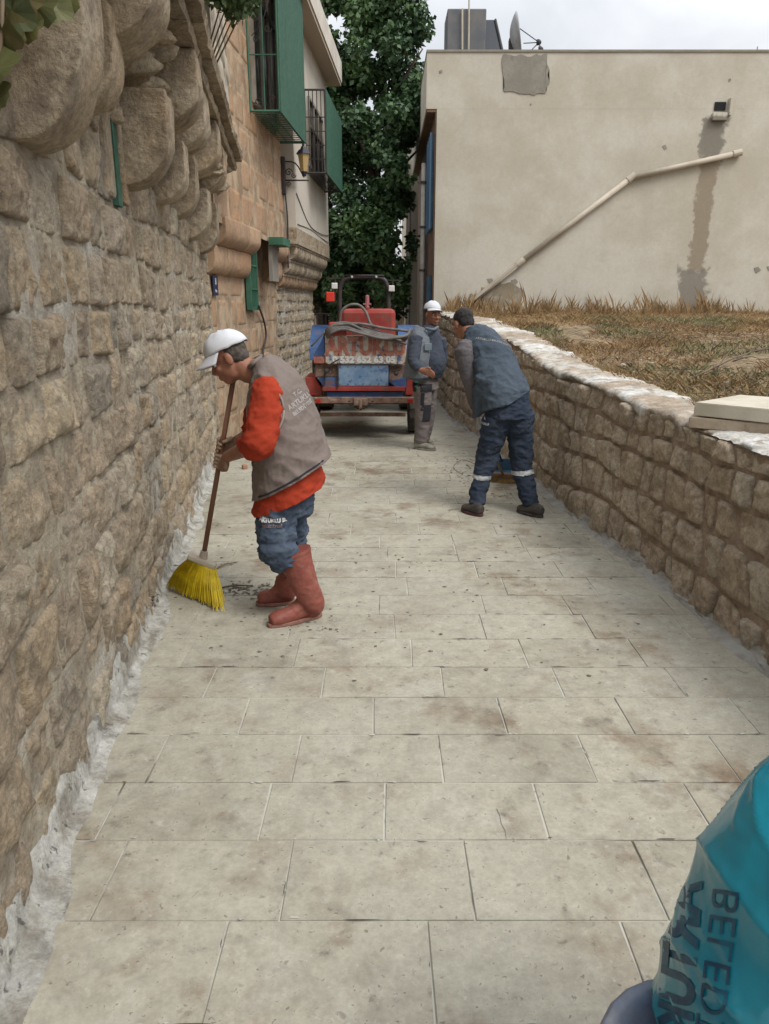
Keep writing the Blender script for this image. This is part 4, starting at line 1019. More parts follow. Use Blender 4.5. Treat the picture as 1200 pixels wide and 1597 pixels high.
# ------------------------------------------------------------------ trees and plants
def leaf_cloud(name, centers, N, size, mat, parent, droop=0.3, seed=1, keep=None, flat=1.0, **kw):
    r = np.random.default_rng(seed)
    C_ = np.array([c[:3] for c in centers]); Rr = np.array([c[3] for c in centers]); wgt = Rr ** 2.3; wgt /= wgt.sum()
    idx = r.choice(len(centers), N, p=wgt)
    d = r.normal(size=(N, 3)); d /= np.linalg.norm(d, axis=1)[:, None]
    rad = Rr[idx] * (r.random(N) ** 0.45)
    P = C_[idx] + d * rad[:, None] * np.array([1, 1, flat])
    if keep is not None: P = P[np.array([keep(p) for p in P])]
    n = len(P)
    ax = r.normal(size=(n, 3)); ax[:, 2] = -np.abs(ax[:, 2]) * droop * 3; ax /= np.linalg.norm(ax, axis=1)[:, None]
    t = r.normal(size=(n, 3)); nn = np.cross(ax, t); nn /= np.linalg.norm(nn, axis=1)[:, None]
    side = np.cross(ax, nn); s = size * r.uniform(0.6, 1.25, n)[:, None]
    a = P; b = P + ax * s * 0.45 + side * s * 0.36 + nn * s * 0.12; c = P + ax * s; e_ = P + ax * s * 0.45 - side * s * 0.36 + nn * s * 0.12
    V = np.stack([a, b, c, e_], 1).reshape(-1, 3)
    i4 = np.arange(n) * 4
    F = np.concatenate([np.stack([i4, i4 + 1, i4 + 2], 1), np.stack([i4, i4 + 2, i4 + 3], 1)])
    me = bpy.data.meshes.new(name); me.vertices.add(len(V)); me.vertices.foreach_set('co', V.ravel().astype(np.float32))
    me.loops.add(F.size); me.loops.foreach_set('vertex_index', F.ravel().astype(np.int32))
    me.polygons.add(len(F)); me.polygons.foreach_set('loop_start', (np.arange(len(F)) * 3).astype(np.int32)); me.polygons.foreach_set('loop_total', np.full(len(F), 3, dtype=np.int32))
    me.update(); me.validate(); me.materials.append(mat)
    return setp(link(name, me, parent), **kw)
random.seed(77)
def tree(loc, H, crown, N, size, label, seed, keep=None, bottom=1.7):
    x0, y0 = loc; T = empty('mulberry_tree', (x0, y0, 0), label, 'tree')
    bm = bmesh.new(); tube(bm, [(x0, y0, -0.1), (x0 + 0.08, y0, 1.2), (x0 - 0.05, y0 + 0.1, 2.4), (x0, y0, H * 0.6)], [0.2, 0.16, 0.13, 0.06], seg=12, sub=4); from_bm('trunk', bm, m_bark, T, smooth=True)
    cs = []
    for k in range(9):
        a = random.uniform(0, 6.28); z = random.uniform(1.9, H * 0.55); l = random.uniform(0.5, 1.0) * crown
        q = Vector((x0 + math.cos(a) * l, y0 + math.sin(a) * l, z + random.uniform(0.8, 2.6)))
        bm = bmesh.new(); tube(bm, [(x0, y0, z - 0.3), Vector((x0, y0, z)).lerp(q, 0.5) + Vector((0, 0, 0.3)), q], [0.07, 0.045, 0.015], seg=7, sub=3); from_bm('limb', bm, m_bark, T, smooth=True)
    for k in range(150):
        a = random.uniform(0, 6.28); z = bottom + (H - bottom) * random.random(); 
        env = crown * (0.55 + 0.45 * math.sin(math.pi * min(1, (z - bottom) / (H - bottom) + 0.15)))
        l = env * math.sqrt(random.random())
        cs.append((x0 + math.cos(a) * l, y0 + math.sin(a) * l, z, random.uniform(0.22, 0.52)))
    leaf_cloud('crown', cs, N, size, m_leaf, T, seed=seed, keep=keep)
def keep_main(p):
    x, y, z = p
    if y < 16.15 and x < -0.80: return False
    if y < 16.5 and x < -0.95: return False
    if z < 6.0 and x > 0.80 - 0.02 * (y - 15): return False
    if 4.3 < z < 5.3 and x > 0.48: return False
    if x > 1.25: return False
    if z < 2.6 and x > 0.55: return False
    return True
tree((-0.15, 18.6), 9.2, 1.75, 60000, 0.13, 'dark green leafy mulberry tree rising between the houses behind the tractor', 3, keep_main, 1.75)
def keep2(p): return not (p[1] < 16.4 and p[0] < -0.9)
tree((-1.7, 19.9), 9.0, 1.7, 36000, 0.13, 'second dark leafy tree close behind the roof of the pale jettied house', 4, keep2, 1.2)
# shrub growing out of the top of the left wall
sh = empty('wall_shrub', tuple(wa.at(sA(6.2), 3.75, 0.45)), 'bushy green weed growing out of the pale upper stones of the rubble wall', 'shrub')
c0 = at(364, 8, 6.0); cs = [(c0.x + random.uniform(-.16, .12), c0.y + random.uniform(-.3, .3), c0.z + random.uniform(-.02, .3), random.uniform(.08, .16)) for _ in range(16)]
leaf_cloud('foliage', cs, 2600, 0.05, M('shrub_green', (0.06,0.105,0.04), 0.7, var=(0.10,0.14,0.06), scale=6), sh, seed=8)
bm = bmesh.new()
for k in range(5): tube(bm, [wa.at(sA(6.0 + k * 0.1), c0.z - 0.35, 0.3), c0 + Vector((0.03 * k - 0.05, 0.05 * k, 0.1))], [0.008, 0.004], seg=5, sub=1)
from_bm('stem', bm, m_twig, sh)
# broad vine leaves hanging in front of the wall at the near corner
vine = empty('vine', tuple(at(40, 20, 1.75)), 'yellow-green broad vine leaves hanging at the very top left corner of the wall', 'vine')
m_vine = M('vine_leaf', (0.17,0.18,0.05), 0.55, rnd_cols=[(0.12,0.11,0.035),(0.075,0.10,0.035),(0.15,0.12,0.05),(0.06,0.09,0.045)], var=(0.08,0.085,0.03), scale=24)
m_vine2 = m_vine
def vleaf(c, sz, ang, tilt):
    bm = bmesh.new(); n = 20; cen = bm.verts.new((0, 0.02 * sz, 0)); ring = []
    for k in range(n):
        a = 2 * math.pi * k / n; r = sz * (0.42 + 0.10 * abs(math.cos(2.5 * a)) + 0.03 * math.sin(11 * a))
        if abs(a - math.pi / 2) < 0.2: r = sz * 0.12
        ring.append(bm.verts.new((r * math.cos(a), 0.05 * sz * math.cos(3 * a), r * math.sin(a))))
    for k in range(n): bm.faces.new((ring[k], ring[(k+1) % n], cen))
    bm.transform(Matrix.Translation(c) @ Matrix.Rotation(ang, 4, 'Y') @ Matrix.Rotation(tilt, 4, 'X'))
    return from_bm('leaf', bm, m_vine, vine, normals=False)
vs_pts = [at(-10, -60, 1.6), at(30, -20, 1.7), at(70, 5, 1.75), at(100, -15, 1.85)]
for (a, b, Y, s) in [(18, 18, 1.7, .10), (55, 5, 1.75, .09), (86, 12, 1.8, .08), (36, 34, 1.72, .08), (4, 52, 1.62, .08), (-6, 105, 1.6, .10), (-4, 150, 1.6, .07), (72, -8, 1.8, .10), (100, -4, 1.85, .08), (28, -8, 1.7, .10), (48, 22, 1.78, .07), (16, 44, 1.7, .07)]:
    vleaf(at(a, b, Y - 0.02), s, random.uniform(-0.9, 0.9), random.uniform(-0.7, 0.7))
bm = bmesh.new(); tube(bm, vs_pts, [0.006] * 4, seg=6, sub=3); tube(bm, [at(5, -30, 1.62), at(2, 60, 1.6), at(-4, 140, 1.6)], [0.004] * 3, seg=5, sub=3); from_bm('stem', bm, m_twig, vine, smooth=True)
# ------------------------------------------------------------------ people
m_skin = M('tanned_skin', (0.30,0.135,0.08), 0.55, var=(0.24,0.10,0.062), scale=14, bump=0.12, bscale=120, bdist=0.004, spec=0.4)
m_eye = M('eye_dark', (0.02,0.014,0.01), 0.3); m_eyew = M('eye_white', (0.45,0.42,0.38), 0.4)
m_hair = M('black_hair', (0.012,0.011,0.012), 0.8, var=(0.03,0.027,0.026), scale=60, bump=0.5, bscale=160, bdist=0.006)
m_hairg = M('grey_hair', (0.05,0.04,0.033), 0.85, var=(0.10,0.085,0.07), scale=50, bump=0.6, bscale=160, bdist=0.006)
m_brow = M('dark_hair', (0.03,0.022,0.018), 0.9)
m_capm = M('white_cotton', (0.58,0.60,0.64), 0.9, var=(0.52,0.53,0.56), scale=6, bump=0.2, bscale=200, bdist=0.003)
def cloth(name, c, v, sc=3.0, layers=(), b=0.35): return M(name, c, 0.93, var=v, scale=sc, bump=b, bscale=75, bdist=0.006, bdetail=8, spec=0.15, layers=layers)
m_vest1 = cloth('taupe_vest', (0.20,0.165,0.15), (0.17,0.14,0.125), 2.5, [((0.27,0.235,0.21), 3, 0.55, 0.72, 0.4)])
m_shirt1 = cloth('orange_shirt', (0.36,0.045,0.02), (0.29,0.036,0.017), 5)
m_jeans = cloth('blue_jeans', (0.045,0.06,0.09), (0.075,0.10,0.14), 8, [((0.12,0.15,0.19), 11, 0.55, 0.7, 0.6), ((0.02,0.028,0.045), 6, 0.52, 0.7, 0.6)])
m_boot = M('brick_red_rubber', (0.185,0.045,0.034), 0.6, grain=0.15, var=(0.24,0.075,0.055), scale=5, spec=0.4, layers=[((0.38,0.24,0.18), 6, 0.52, 0.72, 0.45)])
m_bootsole = M('dusty_rubber_sole', (0.24,0.12,0.09), 0.8, grain=0.2)
m_glove = M('soiled_glove', (0.36,0.26,0.17), 0.85, var=(0.22,0.13,0.09), scale=20, bump=0.3, bscale=90)
m_vest2 = cloth('navy_vest', (0.050,0.066,0.086), (0.065,0.083,0.106), 4)
m_sleeve2 = cloth('grey_sleeve', (0.115,0.105,0.11), (0.09,0.083,0.09), 4)
m_trou2 = cloth('navy_trousers', (0.026,0.036,0.056), (0.038,0.048,0.07), 6, [((0.02,0.03,0.052), 5, 0.52, 0.7, 0.5)])
m_refl = M('reflective_tape', (0.36,0.37,0.38), 0.5)
m_shoe2 = M('dark_trainer', (0.035,0.03,0.03), 0.7, var=(0.07,0.06,0.05), scale=14)
m_redsole = M('dark_red_sole', (0.10,0.022,0.022), 0.7, var=(0.05,0.03,0.03), scale=30)
m_vest3 = cloth('grey_blue_vest', (0.15,0.165,0.185), (0.12,0.135,0.155), 4)
m_shirt3 = cloth('slate_shirt', (0.055,0.065,0.085), (0.042,0.05,0.068), 4)
m_trou3 = cloth('taupe_trousers', (0.185,0.16,0.155), (0.15,0.13,0.13), 4)
m_black = cloth('black_patch', (0.025,0.025,0.032), (0.035,0.035,0.042), 4)
m_shoe3 = M('dusty_work_shoe', (0.17,0.16,0.135), 0.85, var=(0.25,0.24,0.2), scale=12)

def frame(f, up=(0, 0, 1)):
    f = Vector(f).normalized(); r = f.cross(Vector(up)).normalized(); u = r.cross(f).normalized()
    return f, r, u, Matrix((r, f, u)).transposed()      # columns: right, forward, up
def head_shapes(bm, c, f, up, s=1.0):
    f, r, u, Mh = frame(f, up)
    def P(x, y, z): return Vector(c) + (r * x + f * y + u * z) * s
    def E(x, y, z, a, b, c_): ellipsoid(bm, P(x, y, z), (a * s, b * s, c_ * s), Mh, 18, 12)
    E(0, -0.012, 0.035, 0.076, 0.096, 0.085); E(0, 0.020, -0.035, 0.062, 0.068, 0.075)
    E(0, 0.045, -0.088, 0.034, 0.036, 0.026); E(0, 0.012, -0.075, 0.052, 0.05, 0.038)
    E(0, 0.078, 0.022, 0.05, 0.016, 0.012)
    for q in (-1, 1):
        E(q * 0.036, 0.064, -0.022, 0.021, 0.020, 0.018); E(q * 0.078, -0.008, -0.008, 0.010, 0.020, 0.032); E(q * 0.014, 0.094, -0.034, 0.009, 0.011, 0.009)
    tube(bm, [P(0, 0.078, 0.012), P(0, 0.097, -0.012), P(0, 0.104, -0.032)], [0.010 * s, 0.011 * s, 0.013 * s], seg=10, sub=2)
    E(0, 0.084, -0.058, 0.023, 0.012, 0.007); E(0, 0.082, -0.070, 0.020, 0.012, 0.008)
    return P, Mh
def face_bits(P, Mh, parent, moustache=None, s=1.0):
    for q in (-1, 1):
        bm = bmesh.new(); ellipsoid(bm, P(q * 0.031, 0.073, 0.003), (0.0125 * s, 0.010 * s, 0.0075 * s), Mh, 12, 8)
        e_ = from_bm('eye', bm, m_eyew, parent, smooth=True)
        bm = bmesh.new(); ellipsoid(bm, P(q * 0.031, 0.081, 0.002), (0.0055 * s, 0.004 * s, 0.0055 * s), Mh, 10, 6); from_bm('iris', bm, m_eye, e_, smooth=True)
        bm = bmesh.new(); tube(bm, [P(q * 0.014, 0.088, 0.020), P(q * 0.032, 0.086, 0.026), P(q * 0.050, 0.070, 0.018)], [(0.005 * s, 0.004 * s)] * 3, seg=8, sub=3); from_bm('eyebrow', bm, m_brow, parent, smooth=True)
    if moustache:
        bm = bmesh.new(); tube(bm, [P(-0.028, 0.082, -0.057), P(0, 0.097, -0.048), P(0.028, 0.082, -0.057)], [(0.006 * s, 0.006 * s), (0.009 * s, 0.007 * s), (0.006 * s, 0.006 * s)], seg=8, sub=3)
        from_bm('moustache', bm, moustache, parent, smooth=True)
def cap(c, f, up, parent, s=1.0, brim_drop=0.25):
    """a baseball cap: six-panel dome with seams, band and a curved peak"""
    f, r, u, Mh = frame(f, up)
    def P(x, y, z): return Vector(c) + (r * x + f * y + u * z) * s
    bm = bmesh.new(); n, mm = 36, 12; rings = []
    for j in range(mm + 1):
        ph = j / mm * math.pi / 2; row = []
        for k in range(n):
            a = 2 * math.pi * k / n; seam = 1 - 0.012 * max(0, math.cos(6 * a)) ** 8 * math.cos(ph)
            rx, ry = 0.088 * seam, 0.108 * seam
            x = rx * math.cos(a) * math.cos(ph) ** 0.85 if ph < math.pi / 2 - 1e-6 else 0; y = ry * math.sin(a) * math.cos(ph) ** 0.85 if ph < math.pi / 2 - 1e-6 else 0
            z = 0.035 + (0.088 - 0.10 * max(0, -y - 0.02)) * math.sin(ph) ** 1.05 + 0.007 * n3(x * 18, y * 18, j * .3) + 0.006 * n3(x * 40, y * 40, 2) 
            row.append(bm.verts.new(P(x, y - 0.012, z)))
        rings.append(row)
    for j in range(mm):
        for k in range(n): bm.faces.new((rings[j][k], rings[j][(k+1) % n], rings[j+1][(k+1) % n], rings[j+1][k]))
    bmesh.ops.remove_doubles(bm, verts=bm.verts, dist=0.0003)
    cp = from_bm('cap', bm, m_capm, parent, smooth=True)
    so = cp.modifiers.new('t', 'SOLIDIFY'); so.thickness = 0.003; so.offset = 1
    bm = bmesh.new(); nr, nc = 7, 17; g = []
    for i in range(nr):
        t = i / (nr - 1); row = []
        for k in range(nc):
            a = math.pi * (0.10 + 0.80 * k / (nc - 1))
            x0, y0 = 0.088 * math.cos(a), 0.108 * math.sin(a) - 0.012
            xo, yo = 0.092 * math.cos(a), 0.108 * math.sin(a) + 0.068 * math.sin(a) ** 0.6 - 0.012
            x, y = x0 + (xo - x0) * t, y0 + (yo - y0) * t
            row.append(bm.verts.new(P(x, y, 0.037 - brim_drop * 0.075 * t - 1.7 * x * x * (0.4 + 0.6 * t))))
        g.append(row)
    for i in range(nr - 1):
        for k in range(nc - 1): bm.faces.new((g[i][k], g[i][k+1], g[i+1][k+1], g[i+1][k]))
    br_ = from_bm('peak', bm, m_capm, cp, smooth=True); so = br_.modifiers.new('t', 'SOLIDIFY'); so.thickness = 0.004
    bm = bmesh.new(); ellipsoid(bm, P(0, -0.012, 0.125), (0.008 * s, 0.008 * s, 0.005 * s), Mh, 10, 6); from_bm('button', bm, m_capm, cp, smooth=True)
    return cp
def grip_hand(bm, c, axis, wrist, side=1, r=0.014, s=1.0):
    """a hand closed round a stick through c along axis; wrist = where the forearm ends"""
    a = Vector(axis).normalized(); w = Vector(wrist) - Vector(c); w = (w - a * w.dot(a)).normalized(); n = a.cross(w) * side
    c = Vector(c)
    palm = c + w * (r + 0.028)
    tube(bm, [Vector(wrist), palm + w * 0.02, palm - w * 0.012 + n * -0.012], [(0.026 * s, 0.022 * s), (0.040 * s, 0.020 * s), (0.036 * s, 0.014 * s)], seg=12, hint=a, sub=3)
    for j in range(4):
        off = a * ((j - 1.5) * 0.0205 * s); R_ = r + 0.010; pts = []
        for k in range(8):
            th = R(-35 + k * 37 * (0.92 if j == 3 else 1)); pts.append(c + off + (w * math.cos(th) - n * math.sin(th)) * R_)
        pts[0] = palm + off * 0.9 - n * 0.006 * 0 + w * 0.004
        ln = 8 if j in (1, 2) else 7
        tube(bm, pts[:ln], [0.0105 * s, 0.0105 * s, 0.010 * s, 0.010 * s, 0.0095 * s, 0.009 * s, 0.0085 * s, 0.0075 * s][:ln], seg=9, hint=a, sub=2)
    b0 = palm + a * 0.034 + w * 0.01
    tube(bm, [b0, b0 + n * 0.022 + a * 0.012 - w * 0.02, c + n * (r + 0.012) + a * 0.036, c + n * (r + 0.006) - w * (r + 0.006) + a * 0.030], [0.014 * s, 0.012 * s, 0.0105 * s, 0.008 * s], seg=9, sub=3)
def wr_cloth(amp, sx=9, sy=9, sz=14, seed=0.0):
    def f(c):
        a = noise.noise(Vector((c[0] * sx * 0.7 + seed, c[1] * sy * 0.7, c[2] * sz * 0.7))); b = noise.noise(Vector((c[0] * sx * 1.2 + c[2] * 4 + seed, c[1] * sy * 1.2, c[2] * sz * 1.1)))
        d = noise.noise(Vector((c[0] * sx * 2.1 - c[2] * 7, c[1] * sy * 2.1 + seed, c[2] * sz * 1.8)))
        return amp * (0.5 * a + 0.75 * (0.28 - abs(b) ** 0.8) + 0.4 * (0.25 - abs(d)) + 0.12 * noise.noise(Vector((c[0] * 60, c[1] * 60, c[2] * 70 + seed))))
    return f
def shoe(name, heel, toe, H, wd, mat, sole_mat, parent, ank, ank_r, sole_h=0.022):
    heel, toe = Vector(heel), Vector(toe); f = (toe - heel); L = f.length; f.normalize(); r = Vector((f.y, -f.x, 0)); up = Vector((0, 0, 1))
    bm = bmesh.new()
    tube(bm, [heel + f * 0.01 + up * 0.045, heel + f * L * 0.22 + up * 0.055, heel + f * L * 0.5 + up * 0.045, heel + f * L * 0.78 + up * 0.038, toe - f * 0.015 + up * 0.032],
         [(wd * 0.36, 0.042), (wd * 0.42, 0.055), (wd * 0.44, 0.042), (wd * 0.52, 0.033), (wd * 0.34, 0.024)], seg=16, hint=r, sub=4)
    tube(bm, [heel + f * L * 0.22 + up * 0.05, ank], [(0.042, 0.052), ank_r], seg=14, hint=r, sub=3)
    o = sculpt(name, bm, 0.006, mat, parent, smooth=2)
    bm = bmesh.new(); n = 26; top, bot = [], []
    for k in range(n):
        a = 2 * math.pi * k / n; t = 0.5 + 0.5 * math.cos(a)
        wdt = wd * (0.42 + 0.14 * math.sin(min(1, t * 1.1) * math.pi * 0.62)) * (1.0 if 0 < t < 1 else 1)
        q = heel + f * (L * (0.5 + 0.515 * math.cos(a))) + r * wdt * math.copysign(abs(math.sin(a)) ** 0.75, math.sin(a))
        bot.append(bm.verts.new((q.x, q.y, heel.z + 0.001))); top.append(bm.verts.new((q.x, q.y, heel.z + sole_h)))
    bm.faces.new(bot[::-1]); bm.faces.new(top)
    for k in range(n): bm.faces.new((bot[k], bot[(k+1) % n], top[(k+1) % n], top[k]))
    strip_bevel(from_bm('sole', bm, sole_mat, o), 0.004)
    return o

# ---- person 1: sweeping with the yellow broom, seen from his left side
p1 = empty('person', (-0.52, 3.75, 0), 'bent sweeper in a taupe vest, orange shirt and red rubber boots holding the yellow broom', 'person')
YT = 3.82
hA, hB = at(363, 603, 3.90), gr(316, 866); 
stick_top = at(363, 600, 3.88); stick_bot = at(318, 866, 4.0)
hand_n = stick_top.lerp(stick_bot, 0.42); hand_f = stick_top.lerp(stick_bot, 0.335)
sax = (stick_bot - stick_top).normalized()
hc = at(357, 560, YT); fwd1 = Vector((-0.80, -0.10, -0.46)); up1 = Vector((-0.46, 0.02, 0.86))
# body: head, neck, trunk, arms, legs in one surface
bm = bmesh.new()
P1, Mh1 = head_shapes(bm, hc, fwd1, up1, 1.0)
sh_c = at(424, 588, YT); hip_c = at(458, 765, YT)
tube(bm, [P1(0, -0.03, -0.04), P1(0, -0.05, -0.10), at(402, 580, YT), sh_c], [(0.058, 0.062), (0.057, 0.06), (0.066, 0.07), (0.08, 0.08)], seg=16, hint=(0, 1, 0), sub=3)
tube(bm, [sh_c, at(440, 650, YT), at(450, 710, YT), hip_c], [(0.15, 0.09), (0.16, 0.12), (0.14, 0.11), (0.12, 0.10)], seg=18, hint=(0, 1, 0), sub=3)
sh_n, el_n = at(418, 625, 3.64), at(404, 690, 3.56); sh_f, el_f = at(420, 612, 4.0), at(395, 680, 4.08)
wr_n = hand_n + (el_n - hand_n).normalized() * 0.085; wr_f = hand_f + (el_f - hand_f).normalized() * 0.085
for a, b, c_ in ((sh_n, el_n, wr_n), (sh_f, el_f, wr_f)):
    tube(bm, [a, a.lerp(b, 0.5), b, b.lerp(c_, 0.4), c_], [0.058, 0.052, 0.045, 0.042, 0.029], seg=14, sub=3)
kn_n, an_n = at(434, 858, 3.68), at(486, 940, 3.72); kn_f, an_f = at(456, 850, 3.92), at(443, 925, 3.93)
hp_n, hp_f = at(437, 784, 3.74), at(455, 784, 3.91)
for a, b, c_ in ((hp_n, kn_n, an_n), (hp_f, kn_f, an_f)):
    tube(bm, [a, a.lerp(b, .5), b, b.lerp(c_, .35), c_], [0.05, 0.048, 0.042, 0.040, 0.035], seg=14, sub=3)
sculpt('body', bm, 0.0065, m_skin, p1, smooth=2)
face_bits(P1, Mh1, p1)
bm = bmesh.new(); f_, r_, u_, _ = frame(fwd1, up1)
ellipsoid(bm, P1(0, -0.030, 0.028), (0.081, 0.084, 0.078), Mh1); ellipsoid(bm, P1(0, -0.055, -0.012), (0.070, 0.050, 0.05), Mh1)
sculpt('hair', bm, 0.006, m_hairg, p1, smooth=1, wr=wr_cloth(0.004, 80, 80, 80))
cap(hc + u_ * 0.012, fwd1 + Vector((0, 0, 0.12)), up1 + Vector((0.0, 0, 0)), p1, 1.06, 0.5)
# gloves closed on the stick
for h, w_, sd_ in ((hand_n, wr_n, 1), (hand_f, wr_f, -1)):
    bm = bmesh.new(); grip_hand(bm, h, -sax, w_, sd_, 0.0145, 1.05); sculpt('glove', bm, 0.0035, m_glove, p1, smooth=2)
# shirt: sleeves and the tail below the vest
bm = bmesh.new()
tube(bm, [at(418, 600, YT), at(436, 650, YT), at(447, 705, YT), at(453, 752, YT), at(452, 800, YT)], [(0.18, 0.11), (0.20, 0.14), (0.205, 0.15), (0.222, 0.182), (0.228, 0.195)], seg=26, hint=(0, 1, 0), sub=4, dome=0.05)
tube(bm, [at(420, 606, 3.70), sh_n, sh_n.lerp(el_n, 0.55), el_n + (el_n - sh_n) * 0.03, el_n.lerp(wr_n, 0.22)], [0.082, 0.084, 0.083, 0.080, 0.072], seg=18, sub=4, dome=0.15)
tube(bm, [at(420, 606, 3.94), sh_f, sh_f.lerp(el_f, 0.55), el_f, el_f.lerp(wr_f, 0.22)], [0.088, 0.092, 0.088, 0.080, 0.066], seg=18, sub=4, dome=0.15)
# slanting hem: cut along the line from the belly up to the back
shirt = baked(bm, 0.009, 3)
def trim(me, p, q, keep_above=True):
    """cut a garment along the plane through p and q that contains the world Y axis"""
    b = bmesh.new(); b.from_mesh(me); n = Vector((0, 1, 0)).cross((Vector(q) - Vector(p))).normalized()
    if n.z < 0: n = -n
    r = bmesh.ops.bisect_plane(b, geom=b.verts[:] + b.edges[:] + b.faces[:], plane_co=Vector(p), plane_no=n, clear_inner=True)
    es = [e for e in r['geom_cut'] if isinstance(e, bmesh.types.BMEdge)]
    try: bmesh.ops.holes_fill(b, edges=es, sides=0)
    except Exception: pass
    b.to_mesh(me); b.free()
wrinkle(shirt, wr_cloth(0.024, 9, 8, 15, 3))
trim(shirt, at(402, 809, 3.64), at(503, 767, 3.64))
def put(name, me, mat, parent, **kw):
    me.materials.clear(); me.materials.append(mat); me.polygons.foreach_set('use_smooth', [True] * len(me.polygons)); return setp(link(name, me, parent), **kw)
put('shirt', shirt, m_shirt1, p1)
# vest
bm = bmesh.new()
tube(bm, [at(405, 566, YT), at(417, 580, YT), at(432, 612, YT), at(441, 655, YT), at(452, 705, YT), at(461, 752, YT), at(464, 790, YT)],
     [(0.085, 0.070), (0.165, 0.105), (0.225, 0.155), (0.235, 0.180), (0.24, 0.196), (0.25, 0.222), (0.255, 0.235)], seg=30, hint=(0, 1, 0), sub=4, dome=0.05)
vest = baked(bm, 0.009, 3); wrinkle(vest, wr_cloth(0.026, 7, 6, 8, 9)); trim(vest, at(399, 785, 3.62), at(523, 717, 3.62))
vest1 = put('vest', vest, m_vest1, p1)
bm = bmesh.new(); tube(bm, [at(388, 574, YT - 0.03), at(396, 566, YT - 0.09), at(408, 556, YT), at(396, 562, YT + 0.09)], [0.012] * 4, seg=8, sub=4); from_bm('collar', bm, m_vest1, p1, smooth=True)
# armhole piping over the shoulder
bm = bmesh.new(); pts = []
for k in range(17):
    a = math.pi * 2 * k / 16; q = at(410, 640, 3.6) + Vector((0.115 * math.cos(a) * 0.9, 0, 0.13 * math.sin(a))); pts.append(q)
tr_ = bvh_of([vest1]); pp = []
for q in pts:
    h = tr_.ray_cast(Vector((q.x, 3.0, q.z)), Vector((0, 1, 0)), 1.2)
    if h[0] is not None: pp.append(h[0] + Vector((0, -0.004, 0)))
if len(pp) > 3: tube(bm, pp, [0.006] * len(pp), seg=6, sub=2)
from_bm('armhole_piping', bm, cloth('light_piping', (0.30,0.25,0.22), (0.26,0.22,0.19)), p1, smooth=True)
bm = bmesh.new()
for k in range(14):
    t = k / 13; q = at(399 + 124 * t, 788 - 71 * t, 3.5)
pp = []
for k in range(15):
    t = 0.03 + 0.94 * k / 14; q = at(399 + 124 * t, 783 - 68 * t, 3.62); h = tr_.ray_cast(Vector((q.x, 3.0, q.z + 0.012)), Vector((0, 1, 0)), 1.5)
    if h[0] is not None: pp.append(h[0] + Vector((0, -0.003, 0)))
tube(bm, pp, [0.005] * len(pp), seg=6, sub=2); from_bm('hem_piping', bm, m_black, p1, smooth=True)
# side pocket opening with a blue glove tucked in
bm = bmesh.new(); q0, q1 = at(398, 708, 3.5), at(418, 697, 3.5); pp = []
for k in range(6):
    q = q0.lerp(q1, k / 5); h = tr_.ray_cast(Vector((q.x, 3.0, q.z)), Vector((0, 1, 0)), 1.2)
    if h[0] is not None: pp.append(h[0] + Vector((0, -0.006, 0)))
if len(pp) > 1: tube(bm, pp, [(0.018, 0.010)] * len(pp), seg=8, sub=2)
from_bm('pocket_cloth', bm, cloth('pale_blue_cloth', (0.10,0.22,0.32), (0.03,0.06,0.09), 14), p1, smooth=True)
# printing on the back of the vest
m_print = M('grey_print', (0.31,0.285,0.27), 0.8)
xd_ = Vector((0.80, 0.25, 0.55)); pr_o = at(477, 626, 3.5)
for i, (t_, sz, dx, dz) in enumerate((('T.C.', 0.030, -0.012, 0.038), ('ARTUKLU', 0.036, 0.0, 0.0), ('BELEDİYESİ', 0.026, 0.012, -0.035))):
    lettering('lettering', t_, sz, pr_o + Vector((dx, 0, dz)), (0.86, 0.0, 0.50), (-0.50, 0, 0.86), (0.25, -1, 0.1), m_print, p1, [vest1], 0.003, bold=0.0012)
# jeans
bm = bmesh.new()
tube(bm, [at(450, 760, YT), at(448, 795, YT)], [(0.17, 0.14), (0.165, 0.135)], seg=22, hint=(0, 1, 0), sub=2)
tube(bm, [at(440, 775, 3.72), at(431, 820, 3.69), at(434, 852, 3.66), at(447, 880, 3.67)], [(0.10, 0.095), (0.098, 0.102), (0.093, 0.100), (0.078, 0.085)], seg=20, hint=(0, 1, 0), sub=4)
tube(bm, [at(454, 775, 3.90), at(456, 820, 3.91), at(457, 850, 3.92), at(458, 878, 3.92)], [(0.10, 0.095), (0.09, 0.085), (0.082, 0.075), (0.075, 0.068)], seg=20, hint=(0, 1, 0), sub=4)
jeans = sculpt('jeans', bm, 0.008, m_jeans, p1, smooth=2, wr=wr_cloth(0.032, 8, 9, 22, 2))
lettering('lettering', 'ARTUKLU B.', 0.026, at(420, 821, 3.5), (1, 0, -0.02), (0, 0, 1), (0, -1, 0), M('white_thread', (0.5,0.5,0.5), 0.8), p1, [jeans], 0.004, bold=0.002)
lettering('lettering', 'BELEDİYESİ', 0.020, at(420, 830, 3.5), (1, 0, -0.02), (0, 0, 1), (0, -1, 0), M('pink_thread', (0.25,0.17,0.18), 0.8), p1, [jeans], 0.004, bold=0.001)
